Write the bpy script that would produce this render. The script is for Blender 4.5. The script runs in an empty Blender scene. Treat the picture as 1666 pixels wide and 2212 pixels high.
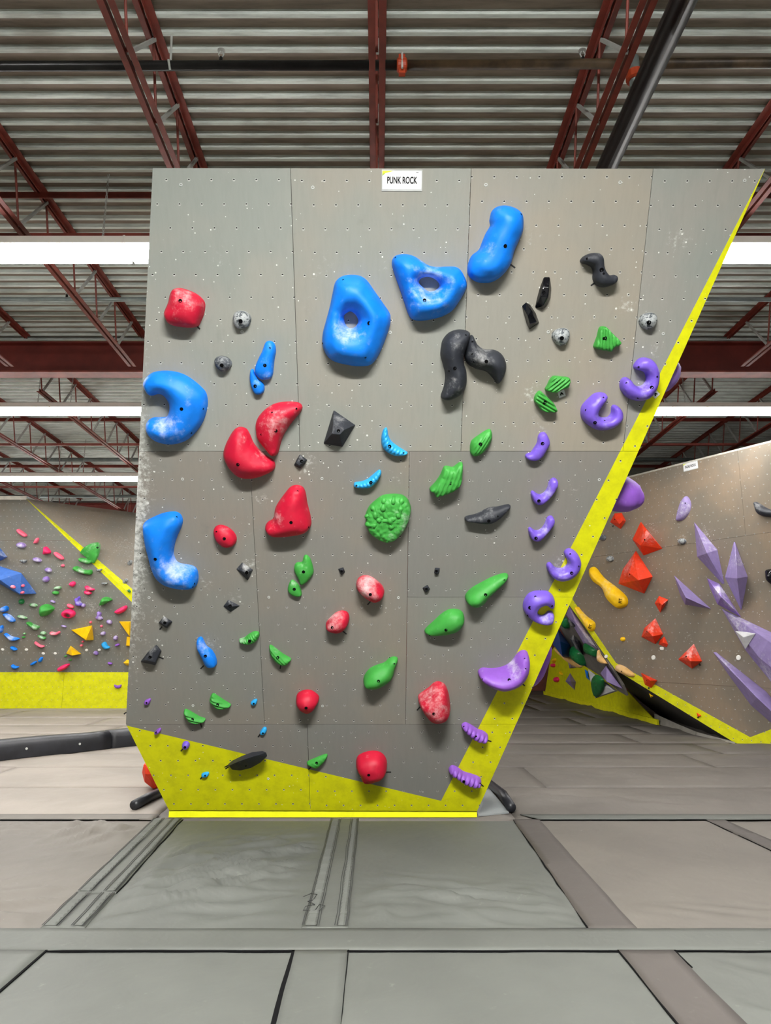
import bpy, bmesh, math, random
import numpy as np
from mathutils import Vector, Matrix, noise
from mathutils.geometry import delaunay_2d_cdt

random.seed(7)
rng = np.random.default_rng(7)
SC = bpy.context.scene
COL = SC.collection

# ------------------------------------------------------------------ camera
FPX, PX, PY = 1520.0, 815.0, 1106.0
TH = math.radians(10.65)
CT, ST = math.cos(TH), math.sin(TH)
_Zc = 6.32
_Yc = (1766 - PY) / FPX * _Zc
CAMZ = -(_Zc * ST - _Yc * CT)          # floor (mat tops) at z = 0 under the wall's foot
CAM = Vector((0, 0, CAMZ))

def ray(x, y):
    a, b = (x - PX) / FPX, (PY - y) / FPX
    return Vector((a, CT - b * ST, ST + b * CT))

def on_plane(x, y, o, n):
    r = ray(x, y)
    t = (o - CAM).dot(n) / r.dot(n)
    return CAM + r * t

def on_floor(x, y, z=0.0):
    return on_plane(x, y, Vector((0, 0, z)), Vector((0, 0, 1)))

def at_depth(x, y, d):
    r = ray(x, y)
    return CAM + r * (d / r.y)

cd = bpy.data.cameras.new('camera')
cam = bpy.data.objects.new('camera', cd)
COL.objects.link(cam)
cam.location = CAM
cam.rotation_euler = (math.pi / 2 + TH, 0, 0)
cd.sensor_fit = 'VERTICAL'
cd.sensor_height = 36.0
cd.lens = FPX / 2212 * 36.0
cd.shift_x = (833 - PX) / 2212
cd.clip_start = 0.05
cd.clip_end = 200
SC.camera = cam

# ------------------------------------------------------------------ objects
def link(name, me, mat=None, parent=None, mw=None):
    o = bpy.data.objects.new(name, me)
    COL.objects.link(o)
    if mat is not None and me is not None:
        for m in (mat if isinstance(mat, (list, tuple)) else [mat]):
            me.materials.append(m)
    if parent is not None:
        o.parent = parent
    if mw is not None:
        o.matrix_world = mw
    return o

def tag(o, label, cat, group=None, kind=None):
    o['label'] = label
    o['category'] = cat
    if group:
        o['group'] = group
    if kind:
        o['kind'] = kind
    return o

def structure(o):
    o['kind'] = 'structure'
    return o

def empty(name, mw=None, loc=None):
    o = bpy.data.objects.new(name, None)
    COL.objects.link(o)
    o.empty_display_size = 0.1
    if mw is not None:
        o.matrix_world = mw
    if loc is not None:
        o.location = loc
    return o

def mesh(name, vs, fs, smooth=False):
    me = bpy.data.meshes.new(name)
    me.from_pydata([tuple(v) for v in vs], [], [tuple(f) for f in fs])
    if smooth:
        me.polygons.foreach_set('use_smooth', [True] * len(me.polygons))
    me.update()
    return me

class MB:
    """collects vertices and faces of one mesh"""
    def __init__(s):
        s.v, s.f = [], []
    def add(s, vs, fs):
        b = len(s.v)
        s.v += [tuple(v) for v in vs]
        s.f += [tuple(b + i for i in f) for f in fs]
    def box(s, x0, x1, y0, y1, z0, z1):
        s.add([(x0, y0, z0), (x1, y0, z0), (x1, y1, z0), (x0, y1, z0), (x0, y0, z1), (x1, y0, z1), (x1, y1, z1), (x0, y1, z1)],
              [(0, 3, 2, 1), (4, 5, 6, 7), (0, 1, 5, 4), (1, 2, 6, 5), (2, 3, 7, 6), (3, 0, 4, 7)])
    def bar(s, a, b, w, t, up=Vector((0, 0, 1))):
        a, b = Vector(a), Vector(b)
        d = (b - a).normalized()
        sd = d.cross(up)
        sd = sd.normalized() if sd.length > 1e-4 else Vector((1, 0, 0))
        u = sd.cross(d).normalized()
        vs = []
        for p in (a, b):
            for q in ((-1, -1), (1, -1), (1, 1), (-1, 1)):
                vs.append(p + sd * (q[0] * w / 2) + u * (q[1] * t / 2))
        s.add(vs, [(0, 1, 2, 3), (7, 6, 5, 4), (0, 4, 5, 1), (1, 5, 6, 2), (2, 6, 7, 3), (3, 7, 4, 0)])
    def tube(s, pts, r, n=12, cap=True):
        pts = [Vector(p) for p in pts]
        b = len(s.v)
        rs = r if isinstance(r, (list, tuple)) else [r] * len(pts)
        ref = None
        for i, p in enumerate(pts):
            d = (pts[min(i + 1, len(pts) - 1)] - pts[max(i - 1, 0)]).normalized()
            if ref is None:
                ref = d.cross(Vector((0, 0, 1)))
                if ref.length < 1e-3:
                    ref = d.cross(Vector((1, 0, 0)))
            ref = (ref - d * ref.dot(d)).normalized()
            e = d.cross(ref)
            for k in range(n):
                a = 2 * math.pi * k / n
                s.v.append(tuple(p + (ref * math.cos(a) + e * math.sin(a)) * rs[i]))
        for i in range(len(pts) - 1):
            for k in range(n):
                k2 = (k + 1) % n
                s.f.append((b + i * n + k, b + i * n + k2, b + (i + 1) * n + k2, b + (i + 1) * n + k))
        if cap:
            s.f.append(tuple(b + k for k in reversed(range(n))))
            s.f.append(tuple(b + (len(pts) - 1) * n + k for k in range(n)))
    def build(s, name, mat, parent=None, mw=None, smooth=False):
        return link(name, mesh(name, s.v, s.f, smooth), mat, parent, mw)

def text_mesh(name, body, height, xs, mat, parent, mw_local, depth=0.0006):
    cu = bpy.data.curves.new(name, 'FONT')
    cu.body = body
    cu.align_x = 'CENTER'
    cu.align_y = 'CENTER'
    cu.size = height
    cu.extrude = depth
    cu.offset = height * 0.02
    t = bpy.data.objects.new(name + '_tmp', cu)
    COL.objects.link(t)
    bpy.context.view_layer.update()
    dg = bpy.context.evaluated_depsgraph_get()
    me = bpy.data.meshes.new_from_object(t.evaluated_get(dg))
    bpy.data.objects.remove(t)
    bpy.data.curves.remove(cu)
    for v in me.vertices:
        v.co.x *= xs
    me.name = name
    o = link(name, me, mat, parent)
    o.matrix_local = mw_local
    return o

# ------------------------------------------------------------------ materials
def lin(c):
    return tuple(((v / 255) / 12.92 if v / 255 <= 0.04045 else ((v / 255 + 0.055) / 1.055) ** 2.4) for v in c) + (1.0,)

class NT:
    def __init__(s, name):
        s.m = bpy.data.materials.new(name)
        s.m.use_nodes = True
        s.t = s.m.node_tree
        s.n = s.t.nodes
        s.bsdf = s.n['Principled BSDF']
    def node(s, kind, **kw):
        n = s.n.new(kind)
        for k, v in kw.items():
            setattr(n, k, v)
        return n
    def set(s, sock, v):
        if hasattr(v, 'is_output') or isinstance(v, bpy.types.NodeSocket):
            s.t.links.new(v, sock)
        else:
            sock.default_value = v
    def math(s, op, a, b=0.0, c=0.0, clamp=False):
        n = s.node('ShaderNodeMath', operation=op, use_clamp=clamp)
        s.set(n.inputs[0], a); s.set(n.inputs[1], b); s.set(n.inputs[2], c)
        return n.outputs[0]
    def mix(s, f, a, b):
        n = s.node('ShaderNodeMix', data_type='RGBA')
        s.set(n.inputs[0], f); s.set(n.inputs[6], a); s.set(n.inputs[7], b)
        return n.outputs[2]
    def noise(s, vec, scale, detail=3.0, rough=0.5, dist=0.0):
        n = s.node('ShaderNodeTexNoise')
        s.set(n.inputs['Vector'], vec)
        n.inputs['Scale'].default_value = scale
        n.inputs['Detail'].default_value = detail
        n.inputs['Roughness'].default_value = rough
        n.inputs['Distortion'].default_value = dist
        return n.outputs[0]
    def ramp(s, v, lo, hi):
        n = s.node('ShaderNodeMapRange')
        n.interpolation_type = 'SMOOTHSTEP'
        s.set(n.inputs[0], v); s.set(n.inputs[1], lo); s.set(n.inputs[2], hi)
        return n.outputs[0]
    def bump(s, h, strength, dist=0.01):
        n = s.node('ShaderNodeBump')
        n.inputs['Strength'].default_value = strength
        n.inputs['Distance'].default_value = dist
        s.set(n.inputs['Height'], h)
        s.t.links.new(n.outputs[0], s.bsdf.inputs['Normal'])
    def obj(s):
        return s.node('ShaderNodeTexCoord').outputs['Object']
    def scalev(s, v, sc):
        n = s.node('ShaderNodeVectorMath', operation='MULTIPLY')
        s.set(n.inputs[0], v); n.inputs[1].default_value = sc
        return n.outputs[0]
    def attr(s, name):
        n = s.node('ShaderNodeAttribute')
        n.attribute_name = name
        return n.outputs['Fac']

def simple_mat(name, rgb, rough=0.6, metal=0.0, var=0.12, scale=6.0, bump=0.0, bscale=60.0, spec=0.5):
    k = NT(name)
    c = lin(rgb)
    v = k.obj()
    nz = k.noise(v, scale, 4.0, 0.6)
    dk = tuple(x * (1 - var) for x in c[:3]) + (1,)
    lt = tuple(min(1, x * (1 + var)) for x in c[:3]) + (1,)
    k.set(k.bsdf.inputs['Base Color'], k.mix(k.ramp(nz, 0.3, 0.7), dk, lt))
    k.bsdf.inputs['Roughness'].default_value = rough
    k.bsdf.inputs['Metallic'].default_value = metal
    k.bsdf.inputs['Specular IOR Level'].default_value = spec
    if bump:
        k.bump(k.noise(v, bscale, 3.0), bump, 0.004)
    return k.m

def hold_mat(name, rgb, rough=0.45, chalk=1.0, swirl=None, grain=0.15):
    """moulded resin with rubbed-in chalk where the mesh's chalk value is high"""
    k = NT(name)
    v = k.obj()
    c = lin(rgb)
    base = k.mix(k.ramp(k.noise(v, 9.0, 3.0), 0.3, 0.7), tuple(x * 0.9 for x in c[:3]) + (1,), tuple(min(1, x * 1.06) for x in c[:3]) + (1,))
    if swirl:
        w = k.noise(v, 24.0, 3.0, 0.5, 1.8)
        base = k.mix(k.ramp(w, 0.46, 0.58), base, lin(swirl))
    a = k.attr('chalk')
    n1 = k.math('ADD', k.math('MULTIPLY', k.noise(v, 15.0, 6.0, 0.62), 0.75), k.math('MULTIPLY', k.noise(v, 70.0, 3.0, 0.6), 0.25))
    f = k.math('MULTIPLY', k.ramp(k.math('ADD', n1, k.math('MULTIPLY', a, 0.30)), 0.56, 1.0), chalk, clamp=True)
    f = k.math('MULTIPLY', f, 0.62)
    k.set(k.bsdf.inputs['Base Color'], k.mix(f, base, lin((226, 226, 224))))
    k.set(k.bsdf.inputs['Roughness'], k.math('ADD', k.math('MULTIPLY', f, 0.4), rough, clamp=True))
    k.bsdf.inputs['Specular IOR Level'].default_value = 0.4
    k.bump(k.noise(v, 220.0, 3.0), grain, 0.002)
    return k.m

HM = {
    'blue': hold_mat('blue_resin', (0, 120, 226), 0.52),
    'red': hold_mat('red_resin', (188, 14, 48), 0.55),
    'green': hold_mat('green_resin', (60, 152, 60), 0.55),
    'purple': hold_mat('purple_resin', (114, 86, 198), 0.38),
    'violet': hold_mat('violet_resin', (136, 84, 186), 0.5),
    'black': hold_mat('black_resin', (40, 43, 50), 0.6, 0.8),
    'gloss': hold_mat('gloss_black_resin', (14, 15, 18), 0.12, 0.2, grain=0.02),
    'swirl': hold_mat('grey_swirl_resin', (156, 160, 160), 0.55, 0.5, (70, 76, 80)),
    'dswirl': hold_mat('dark_swirl_resin', (66, 70, 76), 0.55, 0.5, (118, 122, 124)),
    'orange': hold_mat('orange_resin', (226, 58, 20), 0.5, 1.0),
    'yellow': hold_mat('yellow_resin', (255, 200, 10), 0.4, 0.7),
    'pink': hold_mat('pink_resin', (238, 40, 104), 0.45, 0.8),
    'rose': hold_mat('rose_resin', (240, 104, 130), 0.45, 0.9),
    'lav': hold_mat('lavender_resin', (140, 112, 186), 0.6, 1.3),
    'sky': hold_mat('sky_blue_resin', (40, 160, 226), 0.45, 0.7),
    'denim': hold_mat('blue_plywood_volume', (62, 106, 182), 0.7, 0.8),
    'navy': hold_mat('navy_fibreglass', (22, 74, 140), 0.4, 0.4),
    'tan': hold_mat('tan_wood', (214, 170, 104), 0.5, 0.6),
    'white': hold_mat('pale_grey_volume', (186, 186, 188), 0.7, 0.4),
    'mauve': hold_mat('mauve_volume', (138, 122, 170), 0.6, 1.3),
    'emerald': hold_mat('dark_green_resin', (28, 112, 58), 0.25, 0.5),
    'cream': hold_mat('cream_tag', (236, 234, 226), 0.6, 0.1),
}
M_bolt = simple_mat('dark_bolt_steel', (9, 9, 10), 0.9, 0.0, 0.1, spec=0.05)
M_tape = simple_mat('black_tape', (14, 14, 15), 0.6)
M_washer = simple_mat('zinc_washer', (205, 208, 205), 0.4, 0.3)

def plywood_mat(name, tn=None, lines=(), grey=(126, 126, 120), brown=(134, 124, 112), speck=1.0, tn_s=0.1524, tn_r=0.0068):
    """painted plywood: tee-nut grid through (u0,v0), yellow paint on the outer side of each line, chalk specks"""
    k = NT(name)
    v = k.obj()
    sep = k.node('ShaderNodeSeparateXYZ')
    k.set(sep.inputs[0], v)
    u, w = sep.outputs[0], sep.outputs[1]
    big = k.noise(v, 0.9, 3.0, 0.6)
    grain = k.noise(k.scalev(v, (14.0, 2.2, 4.0)), 2.4, 4.0, 0.65, 0.6)
    g, b = lin(grey), lin(brown)
    base = k.mix(k.ramp(big, 0.38, 0.66), g, b)
    base = k.mix(k.math('MULTIPLY', k.ramp(grain, 0.35, 0.75), 0.16), base, tuple(x * 0.72 for x in g[:3]) + (1,))
    stain = k.noise(v, 3.2, 5.0, 0.6)
    base = k.mix(k.math('MULTIPLY', k.ramp(stain, 0.62, 0.8), 0.3), base, tuple(x * 0.6 for x in g[:3]) + (1,))
    if lines:
        m = None
        for (A, B, C) in lines:
            d = k.math('ADD', k.math('ADD', k.math('MULTIPLY', u, A), k.math('MULTIPLY', w, B)), C)
            m = d if m is None else k.math('MAXIMUM', m, d)
        ym = k.ramp(m, -0.001, 0.001)
        yb = k.mix(k.ramp(k.noise(v, 7.0, 4.0, 0.7), 0.35, 0.75), lin((208, 208, 2)), lin((188, 188, 12)))
        base = k.mix(ym, base, yb)
    # chalk
    a = k.attr('chalk')
    vo = k.node('ShaderNodeTexVoronoi')
    k.set(vo.inputs['Vector'], v)
    vo.inputs['Scale'].default_value = 27.0
    sepc = k.node('ShaderNodeSeparateColor')
    k.set(sepc.inputs[0], vo.outputs['Color'])
    thr = k.math('MULTIPLY', k.math('POWER', sepc.outputs[0], 4.0), k.math('ADD', k.math('MULTIPLY', a, 0.22), 0.14 * speck))
    sp = k.math('LESS_THAN', vo.outputs['Distance'], thr)
    sm = k.noise(v, 26.0, 6.0, 0.75)
    smf = k.math('MULTIPLY', k.ramp(k.math('ADD', sm, k.math('MULTIPLY', a, 0.27)), 0.66, 0.98), 0.75)
    base = k.mix(k.math('MAXIMUM', k.math('MULTIPLY', sp, 0.75), smf, clamp=True), base, lin((222, 222, 216)))
    if tn:
        u0, v0 = tn
        rr = k.math('ADD', k.math('DIVIDE', k.math('SUBTRACT', w, v0), tn_s), 0.5)
        row = k.math('FLOOR', rr)
        dy = k.math('SUBTRACT', k.math('FRACT', rr), 0.5)
        uu = k.math('ADD', k.math('ADD', k.math('DIVIDE', k.math('SUBTRACT', u, u0), tn_s), 0.5), k.math('FRACT', k.math('MULTIPLY', row, 0.5)))
        dx = k.math('SUBTRACT', k.math('FRACT', uu), 0.5)
        r2 = k.math('SQRT', k.math('ADD', k.math('MULTIPLY', dx, dx), k.math('MULTIPLY', dy, dy)))
        r2 = k.math('MULTIPLY', r2, tn_s)
        rim = k.math('LESS_THAN', r2, tn_r * 1.5)
        hole = k.math('LESS_THAN', r2, tn_r)
        base = k.mix(k.math('MULTIPLY', rim, 0.32), base, lin((205, 205, 198)))
        base = k.mix(hole, base, lin((26, 25, 24)))
        low = k.math('MULTIPLY', hole, k.math('LESS_THAN', dy, -0.012))  # pale crescent painted where light catches the hole's lower half
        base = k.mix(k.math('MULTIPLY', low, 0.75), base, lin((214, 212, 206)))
    k.set(k.bsdf.inputs['Base Color'], base)
    k.bsdf.inputs['Roughness'].default_value = 0.62
    k.bsdf.inputs['Specular IOR Level'].default_value = 0.3
    k.bump(k.noise(v, 90.0, 3.0), 0.12, 0.003)
    return k.m

# ------------------------------------------------------------------ frames (flat faces that things are fixed to)
class Frame:
    def __init__(s, o, u, n):
        s.o = Vector(o)
        s.n = Vector(n).normalized()
        s.u = (Vector(u) - s.n * Vector(u).dot(s.n)).normalized()
        s.v = s.n.cross(s.u)
        s.m = Matrix((( s.u.x, s.v.x, s.n.x, s.o.x), (s.u.y, s.v.y, s.n.y, s.o.y), (s.u.z, s.v.z, s.n.z, s.o.z), (0, 0, 0, 1)))
    def uv(s, x, y, h=0.0):
        p = on_plane(x, y, s.o + s.n * h, s.n) - s.o
        return np.array((p.dot(s.u), p.dot(s.v)))
    def w(s, u, v, h=0.0):
        return s.o + s.u * u + s.v * v + s.n * h
    def line(s, p, q, inside):
        """(A,B,C) of the line through pixels p and q, positive away from the pixel inside"""
        a, b, c = s.uv(*p), s.uv(*q), s.uv(*inside)
        d = (b - a) / np.linalg.norm(b - a)
        A, B = d[1], -d[0]
        C = -(A * a[0] + B * a[1])
        if A * c[0] + B * c[1] + C > 0:
            A, B, C = -A, -B, -C
        return (float(A), float(B), float(C))

CROPS = {'A': (300, 360, 4.165), 'B': (660, 360, 4.165), 'C': (980, 420, 3.6217), 'D': (290, 700, 4.0634), 'E': (680, 860, 3.7864),
         'F': (1090, 740, 4.0634), 'G': (280, 1030, 3.9667), 'H': (680, 1170, 3.7864), 'I': (1000, 1170, 5.95), 'J': (260, 1300, 3.9667),
         'K': (600, 1440, 3.0291), 'L': (0, 1060, 5.5533), 'M': (0, 1280, 5.5533), 'N': (1240, 940, 3.9108), 'O': (1240, 1280, 3.9108),
         'P': (1130, 1280, 6.1704), 'a': (0, 1070, 11.06), 'b': (140, 1150, 11.06), 'c': (0, 1260, 11.06), 'd': (140, 1280, 11.06),
         'e': (1466, 1100, 8.33), 'f': (1466, 1340, 8.33), 'o': (0, 0, 1.0)}

def px(crop, x, y):
    x0, y0, s = CROPS[crop]
    return (x0 + x / s, y0 + y / s)

def parse(crop, s):
    out = []
    if s.startswith('e '):
        q = [float(t) for t in s[2:].split()]
        cx, cy, w, h = q[:4]
        an = math.radians(q[4]) if len(q) > 4 else 0.0
        for i in range(14):
            t = 2 * math.pi * i / 14
            x, y = w / 2 * math.cos(t), h / 2 * math.sin(t)
            out.append(px(crop, cx + x * math.cos(an) - y * math.sin(an), cy + x * math.sin(an) + y * math.cos(an)))
        return out
    for t in s.split():
        x, y = t.split(',')
        out.append(px(crop, float(x), float(y)))
    return out

# ------------------------------------------------------------------ hold shapes
def spline(P, n):
    P = np.asarray(P)
    m = len(P)
    out = []
    for i in range(m):
        p0, p1, p2, p3 = P[i - 1], P[i], P[(i + 1) % m], P[(i + 2) % m]
        for t in np.linspace(0, 1, 12, endpoint=False):
            out.append(0.5 * ((2 * p1) + (-p0 + p2) * t + (2 * p0 - 5 * p1 + 4 * p2 - p3) * t * t + (-p0 + 3 * p1 - 3 * p2 + p3) * t ** 3))
    out = np.array(out)
    L = np.linalg.norm(np.roll(out, -1, 0) - out, axis=1)
    cum = np.concatenate([[0], np.cumsum(L)])
    ext = np.vstack([out, out[:1]])
    q = np.linspace(0, cum[-1], n, endpoint=False)
    return np.stack([np.interp(q, cum, ext[:, 0]), np.interp(q, cum, ext[:, 1])], 1)

def area(P):
    x, y = P[:, 0], P[:, 1]
    return 0.5 * np.sum(x * np.roll(y, -1) - np.roll(x, -1) * y)

def inside(pts, P):
    x, y = pts[:, 0], pts[:, 1]
    r = np.zeros(len(pts), bool)
    j = len(P) - 1
    for i in range(len(P)):
        xi, yi, xj, yj = P[i][0], P[i][1], P[j][0], P[j][1]
        c = ((yi > y) != (yj > y)) & (x < (xj - xi) * (y - yi) / (yj - yi + 1e-12) + xi)
        r ^= c
        j = i
    return r

def dist_to(pts, P):
    a, b = P, np.roll(P, -1, 0)
    d = b - a
    t = np.clip(((pts[:, None, :] - a) * d).sum(2) / ((d * d).sum(1) + 1e-12), 0, 1)
    q = a + t[..., None] * d
    return np.sqrt(((pts[:, None, :] - q) ** 2).sum(2)).min(1)

def blob_mesh(name, P, H, holes=(), rnd=1.0, dens=1.0, prof=2.0, tilt=None, ridges=None, rough=0.0, chalk=(), seed=0, rim=0.0, peak=None):
    """a moulded hold: outline P (uv), domed up to H, with optional through-holes, tilt, ridges"""
    P = np.asarray(P, float)
    per = np.linalg.norm(np.roll(P, -1, 0) - P, axis=1).sum()
    n = int(np.clip(per / 0.016 * dens, 30, 130 if dens < 1.3 else 190))
    loops = [spline(P, n)]
    if area(loops[0]) < 0:
        loops[0] = loops[0][::-1]
    for h in holes:
        q = spline(np.asarray(h), 40)
        if area(q) > 0:
            q = q[::-1]
        loops.append(q)
    step = per / n
    allb = np.vstack(loops)
    lo, hi = allb.min(0), allb.max(0)
    def ok(p):
        r = inside(p, loops[0])
        for q in loops[1:]:
            r &= ~inside(p, q)
        return r
    def dist(p):
        return np.min([dist_to(p, q) for q in loops], 0)
    gx, gy = np.meshgrid(np.arange(lo[0], hi[0], step), np.arange(lo[1], hi[1], step * 0.87))
    gx = gx + (np.arange(gx.shape[0]) % 2)[:, None] * step * 0.5
    g = np.stack([gx.ravel(), gy.ravel()], 1) + rng.normal(0, step * 0.05, (gx.size, 2))
    g = g[ok(g)]
    dg = dist(g) if len(g) else np.zeros(0)
    inr = dg.max() if len(dg) else step
    R = max(rnd * inr, 1e-4)
    pts = [allb]
    ring_d = [f * R for f in (0.035, 0.12, 0.26)]
    for d in ring_d:
        for q in loops:
            t = np.roll(q, -1, 0) - np.roll(q, 1, 0)
            t /= np.linalg.norm(t, axis=1)[:, None] + 1e-9
            c = q + np.stack([-t[:, 1], t[:, 0]], 1) * d
            if len(c):
                c = c[ok(c)]
            if len(c):
                c = c[dist(c) > 0.85 * d]
            pts.append(c)
    if len(g):
        pts.append(g[dg > max(0.36 * R, step * 0.45)])
    V = np.vstack([p for p in pts if len(p)])
    nb = len(allb)
    edges, b = [], 0
    for q in loops:
        edges += [(b + i, b + (i + 1) % len(q)) for i in range(len(q))]
        b += len(q)
    res = delaunay_2d_cdt([Vector(p) for p in V], edges, [], 0, 1e-7)
    V2 = np.array([tuple(p) for p in res[0]])
    F = np.array([f for f in res[2] if len(f) == 3])
    cen = V2[F].mean(1)
    F = F[ok(cen)]
    used = np.unique(F)
    remap = -np.ones(len(V2), int)
    remap[used] = np.arange(len(used))
    V2, F = V2[used], remap[F]
    d = dist(V2)
    t = np.clip(d / R, 0, 1)
    E = (1 - (1 - t) ** prof) ** (1 / prof)
    # smooth the crest
    nbr = [set() for _ in V2]
    for f in F:
        for i in range(3):
            nbr[f[i]].update((f[i - 1], f[i - 2]))
    A = [np.array(sorted(s)) for s in nbr]
    fr = t > 0.3
    for _ in range(6):
        E2 = E.copy()
        for i in np.nonzero(fr)[0]:
            E2[i] = 0.4 * E[i] + 0.6 * E[A[i]].mean()
        E = E2
    E = E / max(E.max(), 1e-6)
    z = H * E
    if tilt:
        an, k = math.radians(tilt[0]), tilt[1]
        dr = np.array((math.cos(an), math.sin(an)))
        s = (V2 - V2.mean(0)) @ dr
        s = (s - s.min()) / max(np.ptp(s), 1e-6)
        z = z * (1 - k + k * s)
    if peak is not None:
        pk, pr, pa = np.array(peak[0]), peak[1], peak[2]
        z = z * (1 - pa + pa * np.exp(-((V2 - pk) ** 2).sum(1) / (2 * pr * pr)))
    if ridges:
        an, wl, amp = math.radians(ridges[0]), ridges[1], ridges[2]
        dr = np.array((math.cos(an), math.sin(an)))
        s = V2 @ dr
        cr = V2 @ np.array((-dr[1], dr[0]))
        bend = ridges[3] if len(ridges) > 3 else 0.0
        ph = s / wl + bend * cr * cr
        z = z + amp * np.abs(np.sin(math.pi * ph)) * np.clip(t * 2.5, 0, 1)
    if rough:
        for i, p in enumerate(V2):
            z[i] += rough * noise.noise((p[0] * 60, p[1] * 60, seed)) * min(1, t[i] * 3)
    for i, p in enumerate(V2):
        z[i] += H * 0.10 * noise.noise((p[0] * 5 + seed, p[1] * 5, seed * 1.7)) * t[i]
    z = np.where(d < 1e-6, 0.0, np.maximum(z, 0.0005))
    vs = [(p[0], p[1], zz) for p, zz in zip(V2, z)]
    me = mesh(name, vs, F, True)
    me.update()
    if me.polygons and sum(pp.normal.z for pp in me.polygons) < 0:
        me.flip_normals()
    ca = me.attributes.new('chalk', 'FLOAT', 'POINT')
    val = np.zeros(len(V2))
    for (cx, cy, r, s) in chalk:
        val = np.maximum(val, s * np.exp(-(((V2[:, 0] - cx) ** 2 + (V2[:, 1] - cy) ** 2) / (r * r))))
    ca.data.foreach_set('value', val.astype(np.float32))
    return me, V2, z

def facet_mesh(name, pts3, bevel=0.004, chalk=()):
    bm = bmesh.new()
    vs = [bm.verts.new(p) for p in pts3]
    r = bmesh.ops.convex_hull(bm, input=vs)
    junk = [g for g in r.get('geom_interior', []) + r.get('geom_unused', []) if isinstance(g, bmesh.types.BMVert) and g.is_valid]
    if junk:
        bmesh.ops.delete(bm, geom=list(set(junk)), context='VERTS')
    bmesh.ops.dissolve_limit(bm, angle_limit=0.03, verts=bm.verts[:], edges=bm.edges[:])
    if bevel:
        try:
            bmesh.ops.bevel(bm, geom=bm.edges[:], offset=bevel, segments=2, profile=0.5, affect='EDGES', clamp_overlap=True)
        except Exception:
            pass
    bmesh.ops.triangulate(bm, faces=bm.faces[:])
    if chalk:
        for _ in range(2):
            long = [e for e in bm.edges if e.calc_length() > 0.08]
            if long:
                bmesh.ops.subdivide_edges(bm, edges=long, cuts=1)
        bmesh.ops.triangulate(bm, faces=bm.faces[:])
    bmesh.ops.recalc_face_normals(bm, faces=bm.faces[:])
    me = bpy.data.meshes.new(name)
    bm.to_mesh(me)
    bm.free()
    ca = me.attributes.new('chalk', 'FLOAT', 'POINT')
    val = [max([s * math.exp(-((v.co.x - cx) ** 2 + (v.co.y - cy) ** 2) / (r * r)) for (cx, cy, r, s) in chalk] or [0.0]) for v in me.vertices]
    ca.data.foreach_set('value', val)
    return me

def disc(r, z0, z1, n=14):
    b = MB()
    b.tube([(0, 0, z0), (0, 0, z1)], r, n)
    return b

_bolt_me = None
def bolt_mesh():
    """counterbored bolt: rim ring with a sunk socket head"""
    global _bolt_me
    if _bolt_me is None:
        vs, fs, n = [], [], 16
        prof = [(1.0, -1.2), (1.0, 0.10), (0.86, 0.15), (0.6, 0.12), (0.5, 0.02), (0.0, 0.02)]
        for r, z in prof:
            for k in range(n):
                a = 2 * math.pi * k / n
                vs.append((r * math.cos(a), r * math.sin(a), z))
        for i in range(len(prof) - 1):
            for k in range(n):
                k2 = (k + 1) % n
                fs.append((i * n + k, i * n + k2, (i + 1) * n + k2, (i + 1) * n + k))
        _bolt_me = mesh('bolt', vs, fs)
        _bolt_me.materials.append(M_bolt)
    return _bolt_me

def put_bolt(h, x, y, z, nrm, r):
    o = bpy.data.objects.new('bolt', bolt_mesh())
    COL.objects.link(o)
    o.parent = h
    q = Vector((0, 0, 1)).rotation_difference(nrm)
    o.matrix_local = Matrix.Translation((x, y, z)) @ q.to_matrix().to_4x4() @ Matrix.Diagonal((r, r, r, 1))
    return o

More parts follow.
